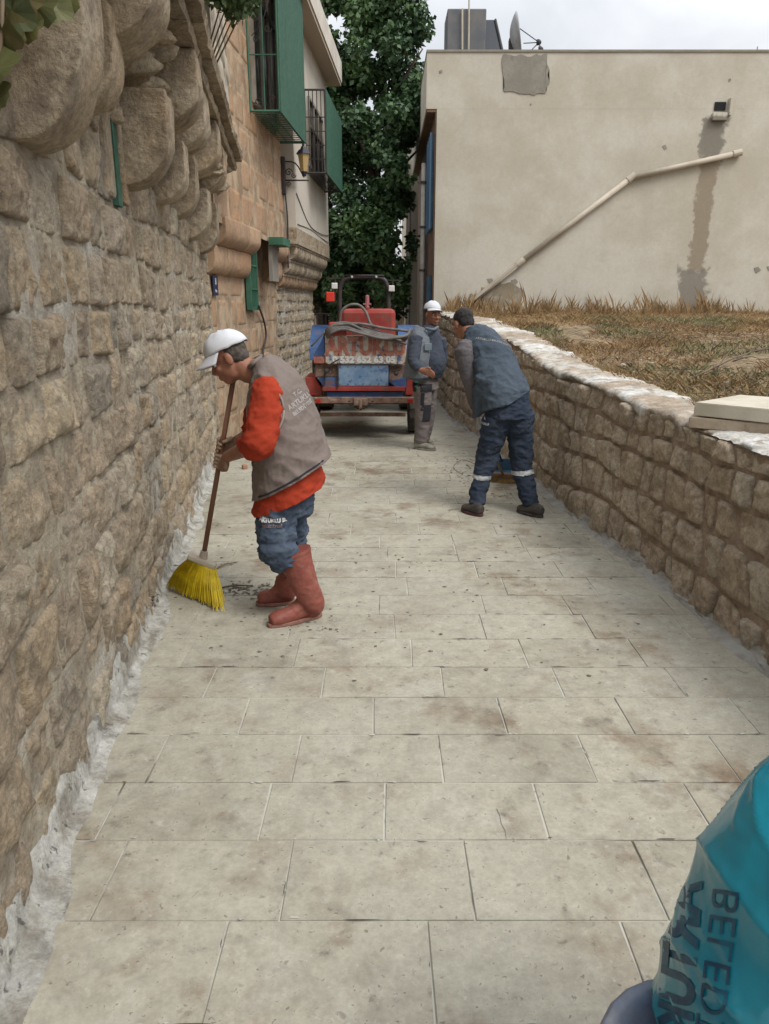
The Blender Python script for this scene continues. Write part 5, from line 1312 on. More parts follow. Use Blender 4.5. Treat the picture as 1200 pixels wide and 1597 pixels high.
# rubber boots
def boot(top, mid, ank, heel, toe, parent, rt=0.078):
    heel, toe = Vector(heel), Vector(toe); f = toe - heel; L = f.length; f.normalize(); r = Vector((f.y, -f.x, 0)); up = Vector((0, 0, 1))
    bm = bmesh.new()
    tube(bm, [top, mid, ank, heel + f * L * 0.26 + up * 0.07], [(rt, rt * 1.12), (rt * 0.93, rt * 0.98), (0.052, 0.062), (0.046, 0.066)], seg=20, hint=r, sub=5, dome=0.05)
    tube(bm, [heel + f * 0.02 + up * 0.055, heel + f * L * 0.25 + up * 0.06, heel + f * L * 0.52 + up * 0.05, heel + f * L * 0.8 + up * 0.042, toe - f * 0.02 + up * 0.036],
         [(0.036, 0.045), (0.042, 0.055), (0.042, 0.046), (0.05, 0.040), (0.036, 0.028)], seg=16, hint=r, sub=4)
    tube(bm, [heel + f * L * 0.27 + up * 0.15, heel + f * L * 0.38 + up * 0.095, heel + f * L * 0.6 + up * 0.055], [(0.046, 0.05), (0.043, 0.04), (0.042, 0.03)], seg=14, hint=r, sub=4)
    tube(bm, [heel + f * L * 0.16 + up * 0.14, heel + f * L * 0.15 + up * 0.05], [(0.042, 0.05), (0.038, 0.045)], seg=14, hint=r, sub=2)
    o = sculpt('boot', bm, 0.006, m_boot, parent, smooth=3, wr=wr_cloth(0.005, 12, 12, 22, heel.x * 9))
    bm = bmesh.new(); n = 28; top_, bot = [], []
    for k in range(n):
        a = 2 * math.pi * k / n; c_, s_ = math.cos(a), math.sin(a); wdt = 0.040 if c_ < -0.1 else 0.046
        q = heel + f * (L * (0.5 + 0.495 * c_)) + r * wdt * math.copysign(abs(s_) ** 0.7, s_)
        bot.append(bm.verts.new((q.x, q.y, 0.0015))); top_.append(bm.verts.new((q.x, q.y, 0.022)))
    bm.faces.new(bot[::-1]); bm.faces.new(top_)
    for k in range(n): bm.faces.new((bot[k], bot[(k+1) % n], top_[(k+1) % n], top_[k]))
    strip_bevel(from_bm('sole', bm, m_bootsole, o), 0.004)
    bm = bmesh.new(); tube(bm, [top + (top - mid).normalized() * -0.006, top + (top - mid).normalized() * 0.012], [(rt + 0.003, rt * 1.12 + 0.003)] * 2, seg=22, hint=r, sub=1, dome=0.02); from_bm('boot_rim', bm, m_boot, o, smooth=False)
g = lambda a, b: (lambda v: Vector((v.x, v.y, 0.0)))(gr(a, b))
boot(at(460, 862, 3.69), at(473, 905, 3.69), at(490, 943, 3.70), g(503, 960), g(417, 979), p1)
boot(at(461, 856, 3.93), at(452, 900, 3.93), at(445, 924, 3.92), g(462, 940), g(399, 944), p1, 0.068)

# ---- person 2: dark haired man bending away from the camera
p2 = empty('person', (0.95, 5.9, 0), 'dark haired man in navy vest and trousers bending away beside the retaining wall', 'person')
fwd2 = Vector((-0.50, 0.78, -0.36)); up2 = Vector((-0.22, 0.30, 0.92)); hc2 = at(722, 505, 6.42)
bm = bmesh.new(); P2, Mh2 = head_shapes(bm, hc2, fwd2, up2, 1.0)
nb2 = at(741, 527, 6.30); hip2 = at(791, 625, 5.95)
tube(bm, [P2(0, -0.03, -0.03), P2(0, -0.045, -0.09), nb2], [0.058, 0.058, 0.075], seg=14, sub=3)
tube(bm, [nb2, at(762, 560, 6.18), at(780, 600, 6.02), hip2], [(0.14, 0.09), (0.16, 0.12), (0.15, 0.11), (0.16, 0.12)], seg=16, hint=(1, 0, 0), sub=3)
shl, ell, wrl = at(724, 548, 6.16), at(737, 606, 6.16), at(746, 648, 6.34)
shr, elr, wrr = at(785, 548, 6.30), at(790, 600, 6.5), at(765, 650, 6.62)
for a, b, c_ in ((shl, ell, wrl), (shr, elr, wrr)): tube(bm, [a, a.lerp(b, .5), b, b.lerp(c_, .4), c_], [0.055, 0.05, 0.043, 0.04, 0.028], seg=12, sub=3)
hpl, knl, anl = at(776, 650, 5.93), at(756, 718, 5.95), at(744, 788, 5.82)
hpr, knr, anr = at(812, 645, 5.93), at(812, 715, 5.97), at(829, 790, 5.80)
for a, b, c_ in ((hpl, knl, anl), (hpr, knr, anr)): tube(bm, [a, a.lerp(b, .5), b, b.lerp(c_, .35), c_], [0.085, 0.075, 0.055, 0.055, 0.04], seg=12, sub=3)
sculpt('body', bm, 0.007, m_skin, p2, smooth=2); face_bits(P2, Mh2, p2)
bm = bmesh.new(); ellipsoid(bm, P2(0, -0.022, 0.042), (0.080, 0.096, 0.085), Mh2); ellipsoid(bm, P2(0, -0.056, 0.0), (0.070, 0.055, 0.060), Mh2)
sculpt('hair', bm, 0.006, m_hair, p2, smooth=1, wr=wr_cloth(0.006, 60, 60, 60))
bm = bmesh.new()
for sh_, el_, w_ in ((shl, ell, wrl), (shr, elr, wrr)):
    tube(bm, [sh_.lerp(nb2, 0.35), sh_, sh_.lerp(el_, .5), el_, el_.lerp(w_, .5), w_.lerp(el_, 0.12)], [0.07, 0.078, 0.074, 0.066, 0.056, 0.044], seg=16, sub=3)
sculpt('sleeve_shirt', bm, 0.008, m_sleeve2, p2, smooth=2, wr=wr_cloth(0.012, 10, 10, 18, 5))
bm = bmesh.new()
tube(bm, [at(737, 517, 6.36), at(746, 527, 6.30), at(761, 548, 6.22), at(776, 580, 6.10), at(788, 612, 5.98), at(793, 636, 5.94)],
     [(0.07, 0.065), (0.150, 0.11), (0.175, 0.14), (0.187, 0.15), (0.205, 0.155), (0.222, 0.165)], seg=26, hint=(1, 0.2, -0.12), sub=4, dome=0.05)
tube(bm, [at(760, 590, 6.0), at(750, 632, 6.02), at(744, 652, 6.04)], [(0.10, 0.10), (0.06, 0.07), (0.03, 0.04)], seg=14, sub=3)
v2 = baked(bm, 0.009, 3); wrinkle(v2, wr_cloth(0.026, 8, 8, 11, 1)); trim(v2, at(742, 652, 6.0), at(834, 604, 5.9)); vest2 = put('vest', v2, m_vest2, p2)
bm = bmesh.new(); tube(bm, [at(724, 521, 6.36), at(733, 512, 6.30), at(745, 516, 6.28), at(750, 524, 6.33)], [0.017] * 4, seg=10, sub=4); from_bm('collar', bm, m_vest2, p2, smooth=True)
lettering('lettering', 'ARTUKLU BELEDİYESİ', 0.028, at(769, 530, 6.1), (1, 0, -0.2), (0.2, 0, 1), (0, -1, 0.3), m_print, p2, [vest2], 0.004)
bm = bmesh.new()
tube(bm, [at(791, 612, 5.96), at(793, 655, 5.93)], [(0.18, 0.14), (0.19, 0.15)], seg=22, hint=(1, 0, 0), sub=2)
tube(bm, [at(776, 650, 5.93), at(766, 690, 5.94), at(757, 725, 5.94), at(748, 760, 5.88), at(745, 786, 5.83)], [(0.118, 0.115), (0.102, 0.10), (0.085, 0.085), (0.072, 0.072), (0.063, 0.064)], seg=20, hint=(1, 0, 0), sub=4, dome=0.1)
tube(bm, [at(811, 645, 5.93), at(812, 690, 5.95), at(814, 725, 5.94), at(821, 760, 5.88), at(828, 790, 5.81)], [(0.115, 0.115), (0.102, 0.10), (0.088, 0.088), (0.076, 0.076), (0.066, 0.066)], seg=20, hint=(1, 0, 0), sub=4, dome=0.1)
tr2 = sculpt('trousers', bm, 0.008, m_trou2, p2, smooth=2, wr=wr_cloth(0.026, 9, 9, 19, 6))
def band(mesh_obj, a, b, z_half, mat, parent, grow=0.004, name='reflective_band'):
    """a strip of cloth following the surface between two heights"""
    b2 = bmesh.new(); b2.from_mesh(mesh_obj.data); off = world_loc(mesh_obj)
    zc = (a.z + b.z) / 2; sl = (b.z - a.z) / max(0.001, (b.x - a.x)); x0, x1 = min(a.x, b.x) - 0.03, max(a.x, b.x) + 0.03
    b2.normal_update(); kill = []
    for v in b2.verts:
        v.co += v.normal * grow
    for f in b2.faces:
        c = f.calc_center_median() + off; zz = a.z + (c.x - a.x) * sl
        if abs(c.z - zz) > z_half or not (x0 < c.x < x1): kill.append(f)
    bmesh.ops.delete(b2, geom=kill, context='FACES')
    for v in b2.verts: v.co += off
    return from_bm(name, b2, mat, parent, smooth=True, normals=False)
band(tr2, at(733, 741, 5.9), at(760, 744, 5.9), 0.018, m_refl, p2); band(tr2, at(804, 737, 5.9), at(834, 734, 5.9), 0.018, m_refl, p2)
# badge print on the thigh
lettering('lettering', 'A', 0.07, at(747, 662, 5.5), (1, 0, 0), (0, 0, 1), (-0.2, -1, 0), M('pale_blue_print', (0.30,0.42,0.52), 0.7), p2, [tr2], 0.005, bold=0.003)
lettering('lettering', 'ARTUKLU', 0.022, at(748, 673, 5.5), (1, 0, 0), (0, 0, 1), (-0.2, -1, 0), m_refl, p2, [tr2], 0.005, bold=0.001)
shoe('shoe', g(752, 806), g(722, 796), 0.1, 0.10, m_shoe2, m_redsole, p2, anl + Vector((0, 0, -0.01)), (0.045, 0.05))
shoe('shoe', g(846, 808), g(808, 797), 0.1, 0.10, m_shoe2, m_shoe2, p2, anr + Vector((0, 0, -0.01)), (0.045, 0.05))
for q, w_ in ((wrl, ell), (wrr, elr)):
    d = (q - w_).normalized(); bm = bmesh.new()
    c_ = q + d * 0.085; grip_hand(bm, c_, Vector((0.25, 0.55, -0.8)), q, 1, 0.013, 1.0); sculpt('glove', bm, 0.004, M('grey_glove', (0.33,0.34,0.36), 0.85), p2, smooth=2)
gripL = wrl + (wrl - ell).normalized() * 0.085; gripR = wrr + (wrr - elr).normalized() * 0.085

# ---- person 3: standing by the trailer, white cap
p3 = empty('person', (0.46, 8.63, 0), 'standing man in a white cap with grey-blue vest and taupe work trousers beside the trailer', 'person')
Y3 = 8.60; hc3 = at(676, 491, Y3); fwd3 = Vector((0.42, -0.90, -0.06)); up3 = Vector((0.08, -0.02, 0.99))
bm = bmesh.new(); P3, Mh3 = head_shapes(bm, hc3, fwd3, up3, 1.04)
tube(bm, [P3(0, -0.02, -0.03), P3(0, -0.035, -0.1), at(669, 515, Y3)], [0.058, 0.056, 0.058], seg=14, sub=3)
tube(bm, [at(668, 524, Y3), at(670, 550, Y3), at(666, 590, Y3)], [(0.11, 0.08), (0.12, 0.10), (0.11, 0.10)], seg=16, hint=(0.5, 0.8, 0), sub=3)
s3, e3, w3 = at(650, 526, 8.42), at(645, 563, 8.32), at(656, 577, 8.27)
s3b, e3b, w3b = at(686, 528, 8.78), at(690, 560, 8.82), at(684, 582, 8.74)
for a, b, c_ in ((s3, e3, w3), (s3b, e3b, w3b)): tube(bm, [a, a.lerp(b, .5), b, b.lerp(c_, .4), c_], [0.055, 0.05, 0.043, 0.04, 0.030], seg=12, sub=3)
# relaxed hand resting on the belly: palm, four bent fingers, thumb
hd = Vector((0.85, -0.25, -0.25)).normalized(); hu = Vector((0.1, -0.2, 0.95)).normalized(); hn = hd.cross(hu)
pal = w3 + hd * 0.055
tube(bm, [w3, pal, pal + hd * 0.03], [(0.030, 0.024), (0.043, 0.020), (0.042, 0.016)], seg=12, hint=hu, sub=3)
for j in range(4):
    b0 = pal + hd * 0.03 + hu * (0.031 - 0.0205 * j); l = (0.036, 0.040, 0.038, 0.030)[j]
    tube(bm, [b0, b0 + hd * l, b0 + hd * l * 1.75 - hu * 0.012 - hn * 0.01, b0 + hd * l * 2.1 - hu * 0.028 - hn * 0.022], [0.0105, 0.010, 0.009, 0.0078], seg=8, sub=3)
tube(bm, [pal + hu * 0.03, pal + hu * 0.055 + hd * 0.03, pal + hu * 0.05 + hd * 0.06], [0.013, 0.011, 0.009], seg=8, sub=3)
for a, b, c_ in ((at(658, 600, 8.56), at(660, 640, 8.58), at(657, 690, 8.62)), (at(668, 600, 8.76), at(668, 640, 8.80), at(662, 684, 8.86))):
    tube(bm, [a, a.lerp(b, .5), b, b.lerp(c_, .35), c_], [0.085, 0.075, 0.055, 0.055, 0.04], seg=12, sub=3)
sculpt('body', bm, 0.0065, m_skin, p3, smooth=2); face_bits(P3, Mh3, p3, s=1.04)
bm = bmesh.new(); ellipsoid(bm, P3(0, -0.028, 0.03), (0.082, 0.086, 0.078), Mh3); sculpt('hair', bm, 0.007, m_hair, p3, smooth=1)
cap(hc3 + Vector((-0.01, 0.01, 0.024)), fwd3 + Vector((0, 0, 0.14)), up3 + Vector((-0.02, 0.2, 0)), p3, 1.02, 0.3)
lettering('lettering', 'A', 0.035, hc3 + Vector((0.06, -0.2, 0.085)), (0.86, 0.46, 0), (0, 0.1, 1), (0.46, -0.86, 0), m_bluep, p3, None, bold=0.001) if 0 else None
bm = bmesh.new()
tube(bm, [at(670, 508, Y3), at(670, 522, Y3), at(672, 545, Y3 - 0.01), at(674, 565, Y3 - 0.03), at(670, 582, Y3)], [(0.08, 0.075), (0.16, 0.115), (0.17, 0.135), (0.175, 0.165), (0.16, 0.15)], seg=24, hint=(0.5, 0.85, 0), sub=4)
for a, b, c_ in ((s3, e3, w3), (s3b, e3b, w3b)): tube(bm, [a, a.lerp(b, .5), b, b.lerp(c_, .5), c_.lerp(b, 0.1)], [0.078, 0.074, 0.066, 0.056, 0.044], seg=14, sub=3)
sculpt('shirt', bm, 0.009, m_shirt3, p3, smooth=2, wr=wr_cloth(0.012, 10, 10, 16, 8))
bm = bmesh.new()
tube(bm, [at(660, 512, Y3), at(656, 530, Y3 - 0.01), at(655, 556, Y3), at(652, 580, Y3), at(650, 592, Y3)], [(0.16, 0.07), (0.195, 0.12), (0.20, 0.135), (0.20, 0.15), (0.20, 0.16)], seg=24, hint=(0.5, 0.85, 0), sub=4, dome=0.05)
sculpt('vest', bm, 0.009, m_vest3, p3, smooth=2, wr=wr_cloth(0.012, 10, 10, 10, 2))
bm = bmesh.new()
tube(bm, [at(656, 515, 8.50), at(657, 535, 8.44), at(655, 560, 8.42), at(652, 588, 8.44)], [(0.05, 0.09), (0.075, 0.11), (0.08, 0.12), (0.085, 0.13)], seg=14, hint=(0.3, -0.95, 0), sub=4); sculpt('vest_front', bm, 0.009, m_vest3, p3, smooth=2, wr=wr_cloth(0.012, 10, 10, 12, 2))
bm = bmesh.new(); box(bm, at(668, 541, 8.36), (0.09, 0.012, 0.08), Matrix.Rotation(R(22), 3, 'Z'), 0.005); from_bm('chest_pocket', bm, cloth('pocket_cloth', (0.17,0.21,0.23), (0.13,0.16,0.18)), p3)
bm = bmesh.new(); tube(bm, [at(664, 512, 8.44), at(676, 514, 8.42), at(683, 510, 8.55)], [0.016] * 3, seg=8, sub=3); from_bm('collar', bm, m_vest3, p3, smooth=True)
bm = bmesh.new()
tube(bm, [at(664, 582, 8.62), at(664, 605, 8.64)], [(0.15, 0.14), (0.155, 0.15)], seg=20, hint=(0.5, 0.85, 0), sub=2)
tube(bm, [at(659, 600, 8.56), at(660, 632, 8.58), at(659, 660, 8.60), at(656, 690, 8.62)], [(0.105, 0.115), (0.092, 0.098), (0.082, 0.088), (0.072, 0.082)], seg=18, hint=(0, 1, 0), sub=4, dome=0.1)
tube(bm, [at(668, 600, 8.76), at(669, 632, 8.80), at(666, 660, 8.83), at(662, 684, 8.86)], [(0.105, 0.105), (0.092, 0.09), (0.08, 0.08), (0.07, 0.075)], seg=18, hint=(0, 1, 0), sub=4, dome=0.1)
tr3 = sculpt('trousers', bm, 0.009, m_trou3, p3, smooth=2, wr=wr_cloth(0.012, 9, 9, 17, 4))
def patch_on(obj, c, hx, hz, mat, parent, nrm=(0, -1, 0), name='patch'):
    t = bvh_of([obj]); n_ = Vector(nrm).normalized(); r_ = Vector((0, 0, 1)).cross(n_).normalized(); b = bmesh.new(); N_ = 7; g = {}
    for i in range(N_):
        for j in range(N_):
            q = c + r_ * hx * (2 * i / (N_ - 1) - 1) + Vector((0, 0, hz * (2 * j / (N_ - 1) - 1))); h = t.ray_cast(q + n_ * 0.5, -n_, 1.0)
            if h[0] is not None: g[i, j] = b.verts.new(h[0] + n_ * 0.005)
    for i in range(N_ - 1):
        for j in range(N_ - 1):
            k = [(i, j), (i+1, j), (i+1, j+1), (i, j+1)]
            if all(x in g for x in k): b.faces.new([g[x] for x in k])
    return from_bm(name, b, mat, parent, smooth=True)
patch_on(tr3, at(664, 605, 8.5), 0.07, 0.045, m_black, p3, (0.3, -0.95, 0), 'pocket_patch'); patch_on(tr3, at(643, 604, 8.5), 0.05, 0.05, m_black, p3, (-0.5, -0.85, 0), 'pocket_patch')
patch_on(tr3, at(668, 645, 8.5), 0.06, 0.10, m_black, p3, (0.75, -0.65, 0), 'knee_patch'); patch_on(tr3, at(658, 622, 8.5), 0.02, 0.07, m_black, p3, (0.3, -0.95, 0), 'leg_trim')
patch_on(tr3, at(650, 598, 8.5), 0.014, 0.05, M('turquoise_tag', (0.05,0.42,0.36), 0.6), p3, (0, -1, 0), 'tag')
shoe('shoe', g(646, 700), g(680, 703), 0.1, 0.105, m_shoe3, m_shoe3, p3, at(654, 690, 8.63), (0.055, 0.06))
shoe('shoe', g(650, 692), g(676, 693), 0.1, 0.105, m_shoe3, m_shoe3, p3, at(660, 682, 8.88), (0.05, 0.055))
# ------------------------------------------------------------------ trailer with tank and pump
m_blue = M('chipped_blue', (0.03,0.07,0.19), 0.6, var=(0.045,0.10,0.22), scale=6, layers=[((0.16,0.075,0.045), 9, 0.56, 0.66, 0.85), ((0.30,0.29,0.27), 13, 0.62, 0.7, 0.5)], bump=0.25, bscale=30)
m_lblue = M('worn_light_blue', (0.115,0.20,0.33), 0.6, var=(0.20,0.29,0.40), scale=9, layers=[((0.03,0.06,0.16), 12, 0.56, 0.66, 0.7), ((0.25,0.12,0.07), 15, 0.62, 0.7, 0.6)])
m_redp = M('chipped_red', (0.25,0.03,0.024), 0.6, var=(0.32,0.05,0.038), scale=5, layers=[((0.14,0.07,0.05), 9, 0.52, 0.64, 0.75)])
m_rust = M('rusty_steel', (0.12,0.07,0.05), 0.85, var=(0.24,0.16,0.12), scale=10, bump=0.4, bscale=40, layers=[((0.33,0.27,0.22), 16, 0.56, 0.66, 0.7), ((0.28,0.07,0.05), 7, 0.58, 0.66, 0.7)])
m_rubber = M('dusty_tyre', (0.03,0.028,0.026), 0.9, var=(0.08,0.07,0.055), scale=8)
m_sign = M('flaking_sign_paint', (0.42,0.34,0.28), 0.7, var=(0.06,0.10,0.22), scale=14, lo=0.52, hi=0.62, layers=[((0.50,0.47,0.41), 9, 0.46, 0.56, 0.85), ((0.12,0.06,0.05), 20, 0.6, 0.68, 0.8)])
m_pink = M('faded_pink_paint', (0.40,0.19,0.14), 0.7, var=(0.30,0.10,0.075), scale=14, layers=[((0.13,0.07,0.08), 24, 0.58, 0.66, 0.7)])
m_hose = M('grey_hose', (0.15,0.135,0.125), 0.7, var=(0.10,0.09,0.085), scale=12)
tr = empty('tank_trailer', (-0.28, 9.9, 0), 'battered blue and red tank trailer with coiled hoses and painted lettering, parked in the alley', 'trailer')
YR = 9.3
A = lambda px, py, dy=0.0: at(px, py, YR + dy)
def panel(name, px0, py0, px1, py1, mat, depth=0.05, dy=0.0, parent=tr, bev=0.006, **kw):
    a, b = A(px0, py0, dy), A(px1, py1, dy); bm = bmesh.new()
    box(bm, ((a.x + b.x) / 2, YR + dy + depth / 2, (a.z + b.z) / 2), (abs(b.x - a.x), depth, abs(a.z - b.z)), None, bev)
    return from_bm(name, bm, mat, parent, **kw)
sg = panel('sign_panel', 507, 523, 634, 568, m_sign, 0.04, -0.02, label='flaking painted sign panel')
a, b = A(507, 545, -0.025), A(634, 545, -0.025)
lettering('lettering', 'ARTUKLU', 0.285, ((a.x + b.x) / 2, YR - 0.026, A(570, 541).z), (1, 0, 0), (0, 0, 1), (0, -1, 0), m_pink, tr, None, bold=0.016, narrow=0.78)
lettering('lettering', '0 532 652 63 05', 0.105, ((a.x + b.x) / 2 - 0.02, YR - 0.027, A(570, 561).z), (1, 0, 0), (0, 0, 1), (0, -1, 0), m_wpaint, tr, None, bold=0.006, narrow=1.12)
panel('lower_panel', 528, 569, 606, 602, m_lblue, 0.04, 0.0)
panel('chassis_rail', 503, 603, 632, 610, m_redp, 0.1, -0.02, label='thin faded red rail')
panel('under_panel', 510, 611, 628, 622, m_blue, 0.1, 0.02)
panel('bumper_beam', 486, 620, 647, 629, m_rust, 0.09, -0.09)
bm = bmesh.new(); p = A(563, 626, -0.14); box(bm, p, (0.17, 0.12, 0.09), None, 0.01); tube(bm, [p + Vector((0, -0.1, 0.03)), p + Vector((0, -0.1, -0.07))], [0.02, 0.02], seg=8, sub=1); from_bm('tow_hitch', bm, m_rust, tr)
# shaped blue mudguard wings left and right
def wing(px, mat, dy, depth, name='mudguard', **kw):
    P = [A(x, y, dy) for x, y in px]; bm = bmesh.new(); f = [bm.verts.new(v) for v in P]; k = [bm.verts.new(v + Vector((0, depth, 0))) for v in P]
    bm.faces.new(f); bm.faces.new(k[::-1]); n = len(f)
    for i in range(n): bm.faces.new((f[i], k[i], k[(i+1) % n], f[(i+1) % n]))
    return strip_bevel(from_bm(name, bm, mat, tr, **kw), 0.008)
wing([(490, 552), (506, 524), (508, 556), (489, 556)], m_blue, 0.0, 1.4)
wing([(488, 556), (507, 556), (507, 567), (490, 567)], m_pink, 0.0, 0.3, 'side_box')
wing([(492, 568), (527, 568), (527, 588), (492, 588)], m_rust, 0.05, 0.5, 'side_box')
wing([(494, 589), (526, 589), (527, 606), (508, 606)], m_blue, -0.01, 0.5)
wing([(607, 596), (634, 588), (634, 606), (620, 606)], m_blue, -0.01, 0.5)
wing([(607, 569), (634, 569), (634, 588), (607, 596)], m_rust, 0.06, 0.5, 'side_box')
wing([(476, 588), (492, 589), (503, 606), (503, 618), (480, 616)], m_redp, 0.1, 0.6, 'fender')
wing([(635, 590), (645, 592), (645, 616), (632, 616)], m_redp, 0.1, 0.6, 'fender')
# the water tank itself: red, box-shaped with rounded shoulders
a, b = A(531, 482, 0.25), A(617, 520, 0.25)
bm = bmesh.new(); box(bm, ((a.x + b.x) / 2, YR + 0.9, (a.z + 0.95) / 2 ), (b.x - a.x, 1.3, a.z - 0.95), None, 0.05); from_bm('tank', bm, m_redp, tr, smooth=False)
bm = bmesh.new(); box(bm, (-0.28, YR + 0.85, 0.86), (1.05, 1.5, 0.5), None, 0.03); from_bm('tank_base', bm, m_blue, tr)
bm = bmesh.new(); p = A(520, 516, 0.0); box(bm, (A(527, 516).x, YR + 0.1, A(520, 513).z), (0.22, 0.3, 0.16), None, 0.02); from_bm('pump_cover', bm, m_redp, tr)
# pump column and fittings
bm = bmesh.new(); p = A(573, 480, 0.3); tube(bm, [p, A(573, 461, 0.3)], [0.03, 0.024], seg=10, sub=1); box(bm, A(573, 474, 0.3), (0.10, 0.05, 0.02)); from_bm('pump_column', bm, M('faded_pink_metal', (0.33,0.12,0.12), 0.6), tr)
# hoses: each loop a part
random.seed(15)
def hose(pts, r=0.017):
    bm = bmesh.new(); tube(bm, pts, [r] * len(pts), seg=8, sub=6); from_bm('hose', bm, m_hose, tr, smooth=True)
for k in range(5):
    o_ = k * 2.6; dy = -0.05 - 0.02 * k
    hose([A(505 + k, 529 + o_ * .2, 0.1), A(512 + k, 512 + o_ * 0.8, dy), A(535, 503 + o_, dy), A(565, 510 + o_, dy - .02), A(600, 520 + o_ * 0.8, dy), A(632, 528 - k, dy), A(640, 522 - k * 2, 0.15)])
hose([A(508, 525, 0.05), A(520, 509, -0.08), A(560, 505, -.1), A(600, 512, -.08), A(634, 516, -.02), A(638, 520, .2)])
hose([A(520, 520, 0.05), A(545, 506, -0.1), A(575, 520, -0.12), A(608, 530, -0.1), A(634, 536, -0.08)])
hose([A(486, 540, -0.02), A(497, 528, -0.05), A(507, 517, -0.04)], 0.010)
hose([A(530, 505, 0.1), A(533, 486, 0.1), A(545, 476, 0.1), A(560, 476, 0.1), A(571, 487, 0.05), A(577, 503, 0.0), A(584, 512, -0.04)], 0.017)
# rivets, valves and a chain on the back
bm = bmesh.new()
for k in range(12):
    for py in (525, 566): p = A(510 + k * 11, py, -0.022); ellipsoid(bm, p, (0.009, 0.006, 0.009), None, 8, 5)
for k in range(7):
    for py in (572, 599): p = A(531 + k * 12, py, -0.002); ellipsoid(bm, p, (0.009, 0.006, 0.009), None, 8, 5)
from_bm('rivets', bm, m_rust, tr, kind='stuff')
bm = bmesh.new(); p = A(618, 582, -0.02); tube(bm, [p, p + Vector((0, -0.09, 0))], [0.03, 0.026], seg=12, sub=1); box(bm, p + Vector((0, -0.07, 0.04)), (0.10, 0.012, 0.016)); from_bm('valve', bm, m_iron, tr)
bm = bmesh.new(); p = A(510, 578, 0.0); tube(bm, [p, p + Vector((0, -0.08, 0))], [0.035, 0.03], seg=12, sub=1); from_bm('filler_cap', bm, m_iron, tr)
bm = bmesh.new()
for k in range(9):
    p = A(563 + (k - 4) * 4.5, 626 + (16 - (k - 4) ** 2) * 0.75, -0.16); box(bm, p, (0.03, 0.012, 0.02), Matrix.Rotation(k * 1.57, 3, 'X'), 0.003)
from_bm('chain', bm, m_iron, tr, kind='stuff')
# running gear
bm = bmesh.new(); box(bm, (-0.28, YR + 0.5, 0.42), (1.2, 0.09, 0.07)); box(bm, (-0.28, YR + 0.1, 0.30), (1.1, 0.06, 0.045)); from_bm('axle', bm, m_rust, tr)
def wheel(c, r, w, parent, hub=m_rust, lugs=0):
    bm = bmesh.new(); n = 36; prof = [(0.55, -w/2 * 0.8), (0.8, -w/2), (0.95, -w/2 * 0.92), (1.0, -w/2 * 0.7), (1.0, w/2 * 0.7), (0.95, w/2 * 0.92), (0.8, w/2), (0.55, w/2 * 0.8)]
    rg = []
    for k in range(n):
        a = 2 * math.pi * k / n; lug = 1 - (0.03 if k % 2 else 0)
        rg.append([bm.verts.new((c[0] + o, c[1] + r * q * (lug if q > 0.97 else 1) * math.cos(a), c[2] + r * q * (lug if q > 0.97 else 1) * math.sin(a))) for q, o in prof])
    for k in range(n):
        for i in range(len(prof)): 
            j = (i + 1) % len(prof); bm.faces.new((rg[k][i], rg[k][j], rg[(k+1) % n][j], rg[(k+1) % n][i]))
    wh = from_bm('wheel', bm, m_rubber, parent)
    bm = bmesh.new(); bmesh.ops.create_cone(bm, cap_ends=True, segments=24, radius1=r * 0.56, radius2=r * 0.56, depth=w * 0.5, matrix=Matrix.Translation(Vector(c)) @ Matrix.Rotation(R(90), 4, 'Y'))
    bmesh.ops.create_cone(bm, cap_ends=True, segments=12, radius1=r * 0.2, radius2=r * 0.16, depth=w * 1.0, matrix=Matrix.Translation(Vector(c)) @ Matrix.Rotation(R(90), 4, 'Y'))
    from_bm('rim', bm, hub, wh); return wh
wheel((0.385, YR + 0.55, 0.36), 0.36, 0.15, tr); wheel((-0.955, YR + 0.55, 0.36), 0.36, 0.15, tr)
bm = bmesh.new(); tube(bm, [A(507, 600, -0.03), A(508, 575, -0.03), A(529, 560, -0.03)], [0.008] * 3, seg=5, sub=2); tube(bm, [A(527, 566, -0.03), A(527, 605, -0.03)], [0.012, 0.012], seg=6, sub=1)
from_bm('strap', bm, m_iron, tr)
for px in (496, 640):
    bm = bmesh.new(); box(bm, A(px, 625, -0.15), (0.07, 0.03, 0.05), None, 0.006); from_bm('tail_light', bm, M('red_lens', (0.35,0.02,0.015), 0.3), tr)

